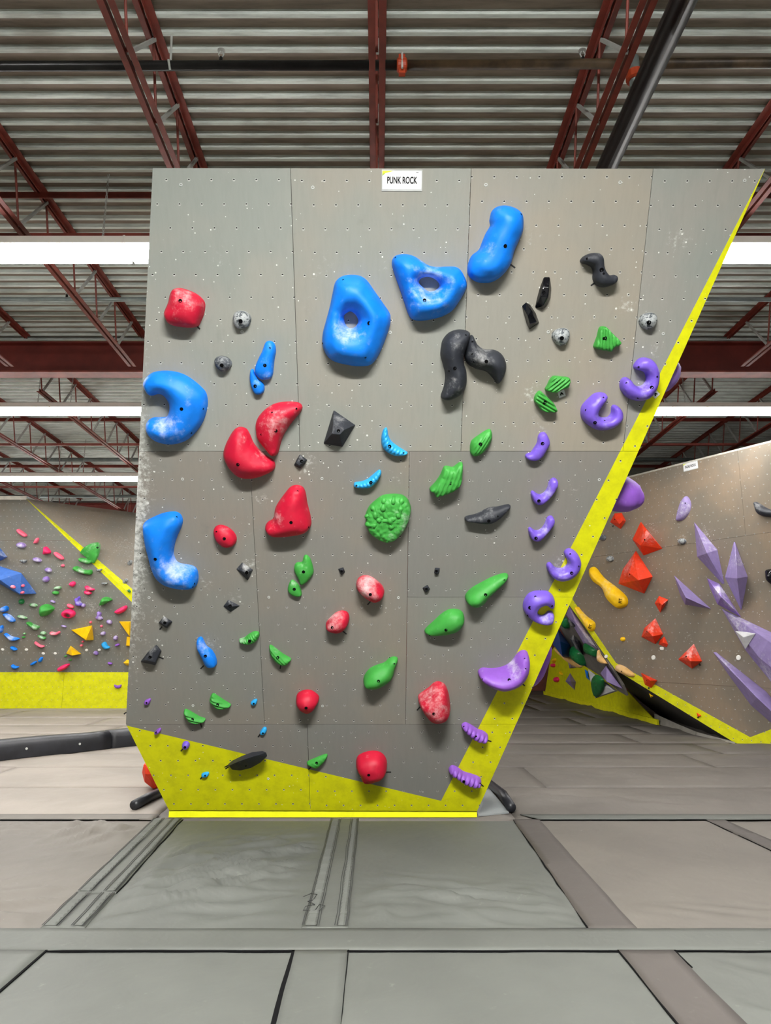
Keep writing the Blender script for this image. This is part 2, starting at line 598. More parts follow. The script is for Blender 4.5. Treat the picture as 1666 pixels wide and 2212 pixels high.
N_HOLD = [0]
def hold(fr, crop, col, H, label, outline, bolt=None, kind='blob', peaks=(), holes=(), chalk=(), name='climbing_hold', cat='climbing hold',
         group=None, lift=0.0, br=0.013, sil=0.3, bevel=0.004, bolts=(), grow=1.0, **kw):
    """one hold on face fr. outline, peaks, chalk and bolt in the crop's pixels"""
    N_HOLD[0] += 1
    hh = lift + sil * H
    op = parse(crop, outline)
    P = np.array([fr.uv(x, y, hh if kind == 'blob' else lift) for x, y in op])
    c = (P.min(0) + P.max(0)) / 2
    P = c + (P - c) * grow
    sc = CROPS[crop][2]
    def pxl(x, y, h):
        q = px(crop, x, y)
        return fr.uv(q[0], q[1], h) - c
    size = float(np.ptp(P, axis=0).max())
    ch = []
    for (x, y, r, s) in chalk:
        q = pxl(x, y, lift + 0.6 * H)
        q2 = pxl(x + r, y, lift + 0.6 * H)
        ch.append((q[0], q[1], float(np.linalg.norm(q2 - q)), s))
    if kind == 'blob':
        hl = [np.array([fr.uv(x, y, lift + 0.5 * H) - c for x, y in parse(crop, h)]) for h in holes]
        if kw.get('peak'):
            pk = kw['peak']
            q = pxl(pk[0], pk[1], lift + H)
            kw['peak'] = ((q[0], q[1]), size * pk[2], pk[3])
        me, V2, z = blob_mesh('hold_body', P - c, H, hl, chalk=ch, seed=N_HOLD[0] * 1.37, **kw)
    else:
        pts = [(p[0] - c[0], p[1] - c[1], 0.0) for p in P]
        for (x, y, h) in peaks:
            q = pxl(x, y, lift + h)
            pts.append((q[0], q[1], h))
        me = facet_mesh('hold_body', pts, bevel, ch)
    mw = fr.m @ Matrix.Translation((c[0], c[1], lift))
    o = link(name, me, HM[col], None, mw)
    tag(o, label, cat, group)
    bl = ([bolt] if bolt else []) + list(bolts)
    if bl:
        bm = bmesh.new()
        bm.from_mesh(me)
        from mathutils.bvhtree import BVHTree
        tr = BVHTree.FromBMesh(bm)
        inv = mw.inverted()
        co = inv @ CAM
        for i, b in enumerate(bl):
            q = px(crop, *b[:2])
            d = (inv.to_3x3() @ ray(*q)).normalized()
            hit, nrm, idx, _ = tr.ray_cast(co, d)
            if hit is not None:
                if nrm.z < 0:
                    nrm = -nrm
                nn = (nrm + Vector((0, 0, 0.8))).normalized()
                put_bolt(o, hit.x, hit.y, hit.z, nn, br if i == 0 else br * 0.55)
        bm.free()
    return o
# ================================================================== climbing wall faces
# main wall: one leaning plane
def cam_pt(x, y, Zc):
    a, b = (x - PX) / FPX, (PY - y) / FPX
    return CAM + Vector((a, CT - b * ST, ST + b * CT)) * Zc

K_SLOPE = 0.316
def main_Z(y):                       # camera depth of the main face at picture row y
    q = (y - PY) / FPX
    return (4.743 + 0.316 * 2.318) / (1 - K_SLOPE * q)
pa, pb = cam_pt(PX, 363, main_Z(363)), cam_pt(PX, 1750, main_Z(1750))
dn = (pb - pa).normalized()
nrm = Vector((1, 0, 0)).cross(-dn)
if nrm.y > 0:
    nrm = -nrm
MAIN = Frame(pb, (1, 0, 0), nrm)

def clip_poly(P, A, B, C):
    """keep A*u+B*v+C <= 0"""
    out = []
    for i in range(len(P)):
        p, q = P[i], P[(i + 1) % len(P)]
        dp, dq = A * p[0] + B * p[1] + C, A * q[0] + B * q[1] + C
        if dp <= 0:
            out.append(p)
        if dp * dq < 0:
            out.append(p + (q - p) * (dp / (dp - dq)))
    return out

def dense_panel(name, P, mat, parent, spots=(), edge=None, thick=0.02, step=0.07, mw=None):
    """a flat board with outline P (uv), a fine grid on its face so that chalk can vary, and real thickness"""
    P = np.asarray(P, float)
    if area(P) < 0:
        P = P[::-1]
    B = []
    for i in range(len(P)):
        a, b = P[i], P[(i + 1) % len(P)]
        k = max(1, int(np.linalg.norm(b - a) / step))
        for j in range(k):
            B.append(a + (b - a) * j / k)
    B = np.array(B)
    gx, gy = np.meshgrid(np.arange(P[:, 0].min(), P[:, 0].max(), step), np.arange(P[:, 1].min(), P[:, 1].max(), step))
    g = np.stack([gx.ravel(), gy.ravel()], 1) + 1e-4
    g = g[inside(g, P)]
    if len(g):
        g = g[dist_to(g, P) > step * 0.4]
    V = np.vstack([B, g])
    n = len(B)
    res = delaunay_2d_cdt([Vector(p) for p in V], [(i, (i + 1) % n) for i in range(n)], [], 1, 1e-6)
    V2 = [tuple(p) for p in res[0]]
    vs = [(p[0], p[1], 0.0) for p in V2]
    fs = [tuple(f) for f in res[2]]
    me = bpy.data.meshes.new(name)
    b = len(vs)
    vs += [(p[0], p[1], 0.0) for p in P] + [(p[0], p[1], -thick) for p in P]
    m = len(P)
    fs += [(b + i, b + m + i, b + m + (i + 1) % m, b + (i + 1) % m) for i in range(m)]
    fs.append(tuple(b + m + i for i in reversed(range(m))))
    me.from_pydata(vs, [], fs)
    me.update()
    ca = me.attributes.new('chalk', 'FLOAT', 'POINT')
    val = []
    for v in vs:
        c = 0.0
        for (cx, cy, r, s) in spots:
            c = max(c, s * math.exp(-((v[0] - cx) ** 2 + (v[1] - cy) ** 2) / (r * r)))
        if edge:
            c = max(c, edge(v[0], v[1]))
        val.append(c)
    ca.data.foreach_set('value', val)
    return link(name, me, mat, parent, mw)

MW = empty('climbing_wall', MAIN.m)
tag(MW, 'big grey leaning climbing wall with yellow painted edge under the punk rock sign', 'climbing wall')
bpy.context.view_layer.update()

def muv(x, y):
    return MAIN.uv(x, y)
front = [muv(330, 363), muv(1653, 365), muv(1031, 1752), muv(365, 1750), muv(272, 1564)]
LN_R = MAIN.line((1652, 366), (953, 1730), (700, 900))
LN_B = MAIN.line((272, 1567), (953, 1730), (700, 900))
cut1, cut2, cut3 = muv(700, 975)[1], muv(700, 1565)[1], muv(1000, 1290)[1]
uA, uB, uC = muv(638, 668)[0], muv(1007, 668)[0], muv(1379, 668)[0]
uD, uE = muv(557, 1300)[0], muv(880, 1290)[0]
uF = muv(667, 1650)[0]
chalk_px = [(575, 822, 30, .55), (662, 1000, 30, 1.0), (1150, 852, 26, 1.0), (1465, 518, 30, .9), (1355, 663, 24, 1.0), (542, 1222, 26, 1.0), (345, 1340, 26, .9),
            (452, 1390, 30, .8), (400, 1225, 30, .7), (1178, 940, 18, .7), (568, 1078, 22, .9), (700, 575, 45, .55), (470, 555, 40, .45), (740, 700, 60, .35),
            (838, 570, 30, .5), (855, 1030, 22, .7), (790, 945, 30, .5), (1160, 908, 22, .7), (690, 880, 30, .5), (650, 650, 60, .3), (330, 1395, 26, .7),
            (440, 1450, 25, .6), (790, 1250, 26, .8), (710, 1335, 22, .6), (1210, 1215, 22, .9), (1150, 515, 25, .7), (1415, 760, 30, .7), (355, 940, 40, .4),
            (620, 1240, 26, .7), (505, 1290, 22, .8), (445, 1260, 30, .7), (1065, 1165, 30, .5), (1240, 1060, 22, .7), (1235, 1130, 26, .6), (540, 1140, 40, .45),
            (940, 1450, 40, .35), (500, 1020, 60, .35), (760, 1010, 40, .35), (1020, 1080, 60, .25), (1250, 700, 80, .3), (900, 500, 120, .15)]
SPOTS = []
for (x, y, r, s) in chalk_px:
    p, q = muv(x, y), muv(x + r, y)
    SPOTS.append((p[0], p[1], abs(q[0] - p[0]), s))
eu0, ev0 = muv(272, 1563)
eu1, ev1 = muv(330, 363)
def left_edge(u, v):
    t = (v - ev0) / (ev1 - ev0)
    ue = eu0 + (eu1 - eu0) * t
    w = math.exp(-((u - ue) / 0.13) ** 2)
    f = 1.15 * math.exp(-((t - 0.36) / 0.28) ** 2) + 0.45 * max(0, 1 - abs(t - .5) * 1.8)
    return w * f * 0.9 if -0.02 < t < 1.0 else 0.0

def region(u0, u1, v0, v1):
    g = 0.0018
    P = [np.array(p) for p in front]
    for (A, B, C) in ((-1, 0, u0 + g), (1, 0, -u1 + g), (0, -1, v0 + g), (0, 1, -v1 + g)):
        P = clip_poly(P, A, B, C)
    return P
BIG = 9.0
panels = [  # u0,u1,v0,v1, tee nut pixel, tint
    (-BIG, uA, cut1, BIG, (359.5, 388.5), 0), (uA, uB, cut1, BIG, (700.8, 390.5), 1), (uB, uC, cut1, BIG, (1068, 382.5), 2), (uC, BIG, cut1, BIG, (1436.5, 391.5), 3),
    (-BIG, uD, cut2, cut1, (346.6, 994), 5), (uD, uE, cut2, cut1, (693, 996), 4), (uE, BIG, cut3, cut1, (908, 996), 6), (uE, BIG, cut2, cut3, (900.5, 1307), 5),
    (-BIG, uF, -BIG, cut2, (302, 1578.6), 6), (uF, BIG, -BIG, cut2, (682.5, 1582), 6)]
tints = [((133, 137, 131), (142, 141, 133)), ((134, 136, 129), (141, 137, 127)), ((137, 135, 126), (144, 137, 124)), ((131, 135, 129), (139, 136, 129)), ((123, 121, 115), (131, 124, 113)), ((125, 125, 119), (129, 123, 114)), ((120, 120, 115), (125, 120, 113))]  # lower panels darker: own tone plus some falloff of light painted in
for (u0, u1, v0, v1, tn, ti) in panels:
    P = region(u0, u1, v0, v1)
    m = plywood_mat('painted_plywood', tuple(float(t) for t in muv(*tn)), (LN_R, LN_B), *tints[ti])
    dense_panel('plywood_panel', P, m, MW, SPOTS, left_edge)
M_frame = simple_mat('frame_timber', (70, 62, 54), 0.8)
M_yel = simple_mat('yellow_paint', (216, 214, 4), 0.55, var=0.08, scale=9)
M_edge = simple_mat('bare_ply_edge', (168, 164, 152), 0.7, var=0.2, scale=20)
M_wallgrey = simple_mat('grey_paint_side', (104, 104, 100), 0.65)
# sides going straight back, a backing frame and a top rail
def world_uv(p, h=0.0):
    return MAIN.w(p[0], p[1], h)
inv = MAIN.m.inverted()
def side_panel(name, pts, mat):
    """board from the face's edge straight back, 0.9 m deep"""
    b = MB()
    a0 = [MAIN.w(p[0], p[1], -0.021) for p in pts]
    a1 = [p + Vector((0, 0.9, 0)) for p in a0]
    n = len(pts)
    for i in range(n - 1):
        d = (a0[i + 1] - a0[i]).normalized()
        sd = d.cross(Vector((0, 1, 0))).normalized() * 0.018
        q = [a0[i], a0[i + 1], a1[i + 1], a1[i]]
        c = sum((Vector((0, 0, 0)) + z for z in q), Vector()) / 4
        inn = MAIN.w(0.1, 2.2, -0.5) - c
        if sd.dot(inn) < 0:
            sd = -sd
        vs = [inv @ z for z in q] + [inv @ (z + sd) for z in q]
        b.add(vs, [(0, 1, 2, 3), (7, 6, 5, 4), (0, 4, 5, 1), (1, 5, 6, 2), (2, 6, 7, 3), (3, 7, 4, 0)])
    return b.build(name, mat, MW)
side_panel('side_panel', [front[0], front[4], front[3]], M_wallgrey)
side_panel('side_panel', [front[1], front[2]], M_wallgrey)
b = MB()
for (a, c) in ((front[0], front[1]),):
    b.bar(Vector((a[0] + .03, a[1] - 0.03, -0.045)), Vector((c[0] - .06, c[1] - 0.03, -0.045)), 0.045, 0.05)
b.build('top_rail', M_edge, MW)
b = MB()
for u in (-1.2, -0.6, 0.0, 0.6):
    b.bar(Vector((u, 0.1, -0.08)), Vector((u, front[0][1] - 0.06, -0.08)), 0.09, 0.045, Vector((1, 0, 0)))
    b.build('frame_stud', M_frame, MW)
    b = MB()
# kick strip on the floor
foot_l, foot_r = MAIN.w(front[3][0], front[3][1], -0.005), MAIN.w(front[2][0], front[2][1], -0.005)
b = MB()
zt = foot_l.z + 0.004
vs = [Vector((foot_l.x - 0.004, foot_l.y + 0.012, zt)), Vector((foot_r.x, foot_r.y + 0.012, zt)), Vector((foot_r.x, foot_r.y + 0.012, 0.0)), Vector((foot_l.x - 0.004, foot_l.y + 0.012, 0.0))]
back = Vector((0, 0.02, 0))
b.add([inv @ v for v in vs] + [inv @ (v + back) for v in vs], [(0, 1, 2, 3), (7, 6, 5, 4), (0, 4, 5, 1), (1, 5, 6, 2), (2, 6, 7, 3), (3, 7, 4, 0)])
b.build('kick_board', simple_mat('lit_yellow_paint', (238, 238, 10), 0.5, var=0.05), MW)  # extra light on the upright strip is put into its yellow
# screw washers
wm = None
for (x, y) in ((391, 399), (676, 405), (1050, 399), (1340, 394), (1609, 390), (523, 717), (843, 718), (1184.6, 717), (1433, 721), (394.5, 1035), (695.8, 1034), (1295, 1036), (322, 1291), (581, 1290), (861, 1291), (417, 1524), (697, 1525), (579.6, 1682)):
    if wm is None:
        vs, fs, n = [], [], 16
        for r, z in ((0.0115, 0), (0.0105, 0.003), (0.006, 0.003), (0.005, -0.006), (0.0, -0.006)):
            for k in range(n):
                t = 2 * math.pi * k / n
                vs.append((r * math.cos(t), r * math.sin(t), z))
        for i in range(4):
            for k in range(n):
                fs.append((i * n + k, i * n + (k + 1) % n, (i + 1) * n + (k + 1) % n, (i + 1) * n + k))
        wm = mesh('screw_washer', vs, fs)
        wm.materials.append(M_washer)
    o = bpy.data.objects.new('screw_washer', wm)
    COL.objects.link(o)
    o.parent = MW
    q = muv(x, y)
    o.matrix_local = Matrix.Translation((q[0], q[1], 0.0))

# ------------------------------------------------------------------ far left walls
dk = on_floor(150, 1530).y
KICK = Frame((0, dk, 0), (1, 0, 0), (0, -1, 0))
pk = on_plane(150, 1452, Vector((0, dk, 0)), Vector((0, -1, 0)))
lean = math.radians(12)
LEFT = Frame(pk, (1, 0, 0), (0, -math.cos(lean), -math.sin(lean)))
def pts(fr, l):
    return [fr.uv(*q) for q in l]
LW = tag(empty('climbing_wall', LEFT.m), 'far grey climbing wall with many small mixed colour holds above a yellow kicker', 'climbing wall')
bpy.context.view_layer.update()
tn_l = tuple(float(t) for t in LEFT.uv(15, 1088))
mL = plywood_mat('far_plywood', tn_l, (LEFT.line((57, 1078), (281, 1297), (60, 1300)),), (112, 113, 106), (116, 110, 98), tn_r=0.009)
far_spots = []
for (x, y, r, s) in ((45, 1215, 14, .8), (115, 1135, 16, .6), (12, 1140, 14, .6), (80, 1205, 10, .7), (130, 1220, 12, .9), (97, 1330, 20, .8), (200, 1315, 26, .8), (45, 1335, 14, .8), (215, 1370, 26, .5), (135, 1245, 14, .5), (190, 1255, 20, .6), (95, 1380, 20, .6)):
    p, q = LEFT.uv(x, y), LEFT.uv(x + r, y)
    far_spots.append((p[0], p[1], abs(q[0] - p[0]), s))
cl = LEFT.uv(0, 1168)[1]
PL = pts(LEFT, [(-70, 1078), (57, 1078), (345, 1342), (345, 1452), (-70, 1452)])
up = clip_poly([np.array(p) for p in PL], 0, -1, cl + .003)
lo = clip_poly([np.array(p) for p in PL], 0, 1, -cl + .003)
dense_panel('plywood_panel', up, mL, LW, far_spots, step=0.14)
dense_panel('plywood_panel', lo, mL, LW, far_spots, step=0.14)
b = MB()
p0, p1 = LEFT.uv(-70, 1078), LEFT.uv(57, 1078)
b.bar((p0[0], p0[1] + .03, -0.01), (p1[0], p1[1] + .03, -0.01), 0.09, 0.05)
b.build('top_rail', simple_mat('white_trim', (225, 222, 210), 0.6), LW)
# kicker of the far wall: upright yellow board
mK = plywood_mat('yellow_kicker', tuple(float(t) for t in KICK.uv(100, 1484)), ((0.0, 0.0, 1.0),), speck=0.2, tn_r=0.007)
PK = pts(KICK, [(-70, 1452), (345, 1452), (345, 1530.5), (-70, 1530.5)])
sx = KICK.uv(136, 1490)[0]
iL = LEFT.m.inverted() @ KICK.m
for A in ((1, 0, -sx + .003), (-1, 0, sx + .003)):
    P = clip_poly([np.array(p) for p in PK], *A)
    o = dense_panel('kicker_panel', P, mK, LW, step=0.3)
    o.matrix_local = iL
# second face of the far corner
pA = on_plane(57, 1078, LEFT.o, LEFT.n)
pB = on_plane(345, 1342, LEFT.o, LEFT.n)
pC = on_plane(300, 1109, Vector((0, 0, pA.z)), Vector((0, 0, 1)))
nR = (pB - pA).cross(pC - pA)
if nR.y > 0:
    nR = -nR
FARR = Frame(pA, pC - pA, nR)
RW = tag(empty('climbing_wall', FARR.m), 'far greyish pink wall face beyond the yellow arete with one large green hold', 'climbing wall')
bpy.context.view_layer.update()
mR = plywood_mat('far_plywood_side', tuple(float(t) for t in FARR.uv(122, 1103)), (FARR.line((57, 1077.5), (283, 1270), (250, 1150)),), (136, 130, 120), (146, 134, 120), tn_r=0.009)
dense_panel('plywood_panel', pts(FARR, [(57, 1078), (345, 1114), (345, 1342)]), mR, RW, [(*FARR.uv(265, 1180), .5, .7), (*FARR.uv(183, 1140), .35, .7)], step=0.16)

# ------------------------------------------------------------------ right wall
base_r = on_floor(1660, 1613)
ud = Vector((0.57, -1.0, 0)).normalized()
RIGHT = Frame(base_r, ud, ud.cross(Vector((0, 0, 1))) * -1 if ud.cross(Vector((0, 0, 1))).dot(CAM - base_r) < 0 else ud.cross(Vector((0, 0, 1))))
GW = tag(empty('climbing_wall', RIGHT.m), 'grey climbing wall with purple spikes and orange holds under the indie rock sign', 'climbing wall')
bpy.context.view_layer.update()
ins = (1500, 1250)
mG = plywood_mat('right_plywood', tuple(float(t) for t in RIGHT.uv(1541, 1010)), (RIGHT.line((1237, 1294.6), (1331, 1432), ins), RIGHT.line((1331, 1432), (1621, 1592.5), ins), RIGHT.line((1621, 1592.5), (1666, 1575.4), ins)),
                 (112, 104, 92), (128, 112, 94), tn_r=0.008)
PG = [np.array(p) for p in pts(RIGHT, [(1215, 1066), (1760, 930), (1760, 1620), (1590, 1606), (1329, 1446), (1205, 1272)])]
sp_r = []
for (x, y, r, s) in ((1476, 1160, 12, 1), (1410, 1145, 22, .7), (1525, 1150, 16, 1.), (1600, 1180, 10, 1.), (1455, 1110, 26, .4), (1400, 1340, 14, .6), (1490, 1375, 14, .8), (1560, 1290, 26, .8), (1590, 1300, 40, .5), (1545, 1405, 12, .8), (1460, 1210, 30, .4), (1620, 1260, 30, .4)):
    p, q = RIGHT.uv(x, y), RIGHT.uv(x + r, y)
    sp_r.append((p[0], p[1], abs(q[0] - p[0]), s))
c1, c2 = RIGHT.uv(1520, 1170)[1], RIGHT.uv(1540, 1480)[1]
cu = RIGHT.uv(1606, 1100)[0]
parts_ = [clip_poly(clip_poly(PG, 0, -1, c1 + .002), 1, 0, -cu + .002), clip_poly(clip_poly(PG, 0, -1, c1 + .002), -1, 0, cu + .002), clip_poly(clip_poly(PG, 0, 1, -c1 + .002), 0, -1, c2 + .002), clip_poly(PG, 0, 1, -c2 + .002)]
for P in parts_:
    dense_panel('plywood_panel', P, mG, GW, sp_r, step=0.12)
b = MB()
q0, q1 = RIGHT.uv(1215, 1066), RIGHT.uv(1760, 930)
b.bar((q0[0], q0[1], -0.01), (q1[0], q1[1], -0.01), 0.03, 0.022)
b.build('top_rail', M_edge, GW)

# arch behind the right wall: dark underside, grey sloping soffit, yellow base wall
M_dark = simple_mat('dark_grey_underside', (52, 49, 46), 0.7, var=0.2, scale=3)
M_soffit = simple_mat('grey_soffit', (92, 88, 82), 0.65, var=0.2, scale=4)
iG = RIGHT.m.inverted()
def slab(name, P3, off, mat, parent=GW, im=iG):
    b = MB()
    n = len(P3)
    b.add([im @ p for p in P3] + [im @ (p + off) for p in P3],
          [tuple(range(n)), tuple(n + i for i in reversed(range(n)))] + [(i, n + i, n + (i + 1) % n, (i + 1) % n) for i in range(n)])
    o = b.build(name, mat, parent)
    bmx = bmesh.new(); bmx.from_mesh(o.data); bmesh.ops.recalc_face_normals(bmx, faces=bmx.faces[:]); bmx.to_mesh(o.data); bmx.free()
    return o
def onR(x, y, h=-0.021):
    return on_plane(x, y, RIGHT.o + RIGHT.n * h, RIGHT.n)
P1, P2 = onR(1328, 1446), onR(1588, 1605)
Q2 = on_floor(1425, 1546)
nD = (P2 - P1).cross(Q2 - P1).normalized()
def onD(x, y):
    return on_plane(x, y, P1, nD)
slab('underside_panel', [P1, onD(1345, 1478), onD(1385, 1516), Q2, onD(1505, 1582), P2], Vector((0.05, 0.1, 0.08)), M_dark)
# pale skirt between the dark underside and the floor
b = MB()
sk = [(1416, 1542, 1563), (1460, 1562, 1575), (1505, 1581, 1589), (1588, 1603, 1607)]
for i in range(len(sk) - 1):
    (x0, t0, b0), (x1, t1, b1) = sk[i], sk[i + 1]
    f0, f1 = on_floor(x0, b0), on_floor(x1, b1)
    u0, u1 = at_depth(x0, t0, f0.y + .03), at_depth(x1, t1, f1.y + .03)
    vs = [f0, f1, u1, u0]
    b.add([iG @ v for v in vs] + [iG @ (v + Vector((0, .05, 0))) for v in vs], [(0, 1, 2, 3), (7, 6, 5, 4), (0, 4, 5, 1), (2, 6, 7, 3), (1, 5, 6, 2), (3, 7, 4, 0)])
b.build('base_skirt', simple_mat('pale_grey_skirt', (128, 124, 116), 0.7), GW)
# soffit
dP = P1.y
S0, S1, S2 = onR(1229, 1308), onR(1345, 1482), at_depth(1215, 1400, onR(1215, 1270).y + 1.7)
nS = (S1 - S0).cross(S2 - S0).normalized()
if nS.dot(CAM - S0) < 0:
    nS = -nS
SOFF = Frame(S0, (1, 0, 0), nS)
PS = [(1229, 1308), (1322, 1444), (1345, 1480), (1354, 1503), (1337, 1493), (1296, 1459), (1262, 1438), (1230, 1398), (1209, 1352), (1150, 1290)]
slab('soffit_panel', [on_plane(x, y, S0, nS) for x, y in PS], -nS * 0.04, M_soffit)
# yellow base wall behind the arch
Y0, Y1 = on_floor(1177, 1500), on_floor(1424, 1566)
yd = (Y1 - Y0).normalized()
yn = yd.cross(Vector((0, 0, 1)))
if yn.dot(CAM - Y0) < 0:
    yn = -yn
YELW = Frame(Y0, yd, yn)
YW = tag(empty('climbing_wall', YELW.m), 'low yellow base wall seen under the arch behind the leaning wall', 'climbing wall')
bpy.context.view_layer.update()
mY = plywood_mat('yellow_base', None, ((0.0, 0.0, 1.0),), speck=0.2)
PYl = [YELW.uv(x, y) for x, y in ((1177, 1500.5), (1424, 1566.5), (1362, 1500), (1330, 1470), (1200, 1395), (1192, 1405))]
dense_panel('base_panel', PYl, mY, YW, step=0.25)
b = MB()
p0, p1 = YELW.uv(1177, 1500.5), YELW.uv(1424, 1566.5)
b.bar((p0[0], .05, 0.02), (p1[0], .05, 0.02), 0.1, 0.04)
b.build('kick_strip', M_yel, YW)
# small wall piece further back
dz = on_floor(1175, 1492).y + 0.6
BACKW = Frame((0, dz, 0), (1, 0, 0), (0, -1, 0))
BW = tag(empty('climbing_wall', BACKW.m), 'small dark wall strip with yellow foot in the gap beside the leaning wall', 'climbing wall')
bpy.context.view_layer.update()
mB = plywood_mat('far_dark_plywood', None, (BACKW.line((1155, 1475), (1178, 1482), (1170, 1440)),), (84, 82, 78), (88, 84, 78))
zb = BACKW.uv(1165, 1495)
PB = [BACKW.uv(1110, 1420), BACKW.uv(1188, 1420), np.array((BACKW.uv(1188, 1490)[0], 0.0)), np.array((BACKW.uv(1110, 1490)[0], 0.0))]
dense_panel('plywood_panel', PB, mB, BW, step=0.4)
# ================================================================== roof, in its own slightly sloping frame (x, along, above)
AL = math.radians(1.75)
CM = Matrix(((1, 0, 0, CAM.x), (0, math.cos(AL), math.sin(AL), CAM.y), (0, -math.sin(AL), math.cos(AL), CAM.z), (0, 0, 0, 1)))
H_DECK, H_BOT, H_TOP, JX = 4.87, 4.19, 4.83, 1.75
X0, X1, D0, D1 = -15.0, 12.0, -8.0, 25.0
def galv(name, rgb, metal=0.55, rough=0.42):
    k = NT(name)
    v = k.obj()
    n1 = k.noise(k.scalev(v, (0.7, 6.0, 6.0)), 3.0, 4.0, 0.7)
    n2 = k.noise(v, 1.3, 3.0)
    c = lin(rgb)
    base = k.mix(k.ramp(n1, 0.35, 0.75), c, tuple(x * 0.62 for x in c[:3]) + (1,))
    base = k.mix(k.math('MULTIPLY', k.ramp(n2, 0.5, 0.75), 0.45), base, lin((118, 104, 88)))
    k.set(k.bsdf.inputs['Base Color'], base)
    k.bsdf.inputs['Metallic'].default_value = metal
    k.set(k.bsdf.inputs['Roughness'], k.math('ADD', k.math('MULTIPLY', n1, 0.25), rough - 0.1))
    return k.m
M_deck = galv('galvanised_roof_deck', (226, 234, 228), 0.2, 0.42)
M_rust = simple_mat('red_oxide_steel', (122, 50, 38), 0.55, 0.0, 0.22, 5.0)
M_rust2 = simple_mat('dark_red_oxide_steel', (104, 36, 28), 0.5, 0.0, 0.2, 3.0)
M_pale = simple_mat('pale_steel_lit_strut', (176, 178, 174), 0.5, 0.2)
M_pipe = simple_mat('black_pipe', (26, 25, 24), 0.32, 0.3, 0.5, 4.0)
M_zpipe = simple_mat('galvanised_pipe', (140, 150, 148), 0.4, 0.5, 0.2, 4.0)
M_rpipe = simple_mat('rusty_black_pipe', (66, 52, 36), 0.45, 0.2, 0.6, 5.0)
M_coup = simple_mat('orange_coupling', (176, 62, 26), 0.5)

# corrugated deck
prof, P = [], 0.1555
d = D0
while d < D1:
    prof += [(d, H_DECK), (d + 0.107, H_DECK), (d + 0.114, H_DECK - 0.04), (d + 0.148, H_DECK - 0.04)]
    d += P
vs, fs = [], []
for (dd, hh) in prof:
    vs += [(X0, dd, hh), (X1, dd, hh)]
for i in range(len(prof) - 1):
    fs.append((2 * i, 2 * i + 2, 2 * i + 3, 2 * i + 1))
M_pan = galv('dull_deck_pan', (146, 131, 118), 0.1, 0.6)
dk_ = structure(link('ceiling', mesh('ceiling', vs, fs), [M_deck, M_pan], None, CM))
for p_ in dk_.data.polygons:
    p_.material_index = 1 if p_.index % 4 == 0 else 0

def angle_pair(b, x, d0, d1, h, up, w=0.045, gap=0.026, t=0.006, leg=0.045):
    """two steel angles back to back along the roof; up=+1 legs point up"""
    for s in (-1, 1):
        xi, xo = x + s * gap / 2, x + s * (gap / 2 + w)
        b.box(min(xi, xo), max(xi, xo), d0, d1, h - t / 2, h + t / 2)
        b.box(min(xi, xi + s * t), max(xi, xi + s * t), d0, d1, min(h, h + up * leg), max(h, h + up * leg))

def joist(x, d0, d1, label, group=None):
    o = tag(empty('roof_joist', CM), label, 'roof joist', group)
    b = MB(); angle_pair(b, x, d0, d1, H_TOP, -1, 0.06, 0.022); b.build('top_chord', M_rust, o)
    b = MB(); angle_pair(b, x, d0 + 0.35, d1 - 0.35, H_BOT, 1); b.build('bottom_chord', M_rust, o)
    step, k = 0.66, 0
    d = d0 + 0.41
    while d < d1 - 0.5:
        b = MB(); b.tube([(x - .004, d, H_BOT + 0.02), (x - .004, d - 0.2, H_TOP - 0.03)], 0.011, 8); b.build('web_rod', M_rust, o)
        b = MB(); b.bar((x + .006, d, H_BOT + 0.02), (x + .006, d + 0.46, H_TOP - 0.03), 0.026, 0.026, Vector((1, 0, 0))); b.build('web_strut', M_pale, o)  # every second web pale: light catching it is put into the colour
        d += step
    return o

BAY1, BAY2 = (-0.9, 9.72), (9.95, 20.2)
side = {0: 'directly above the punk rock sign'}
num = {1: 'first', 2: 'second', 3: 'third', 4: 'fourth', 5: 'fifth', 6: 'sixth', 7: 'seventh'}
for i in range(-5, 4):
    if i == 0:
        lb = 'rust red roof joist straight above the punk rock sign'
    else:
        lb = f'rust red roof joist, {num[abs(i)]} {"left" if i < 0 else "right"} of the one above the punk rock sign'
    joist(i * JX, *BAY1, lb)
for i in list(range(-7, -2)) + list(range(3, 6)):
    joist(i * JX, *BAY2, f'rust red roof joist beyond the big girder, {num[abs(i)]} {"left" if i < 0 else "right"} of the hall centre')

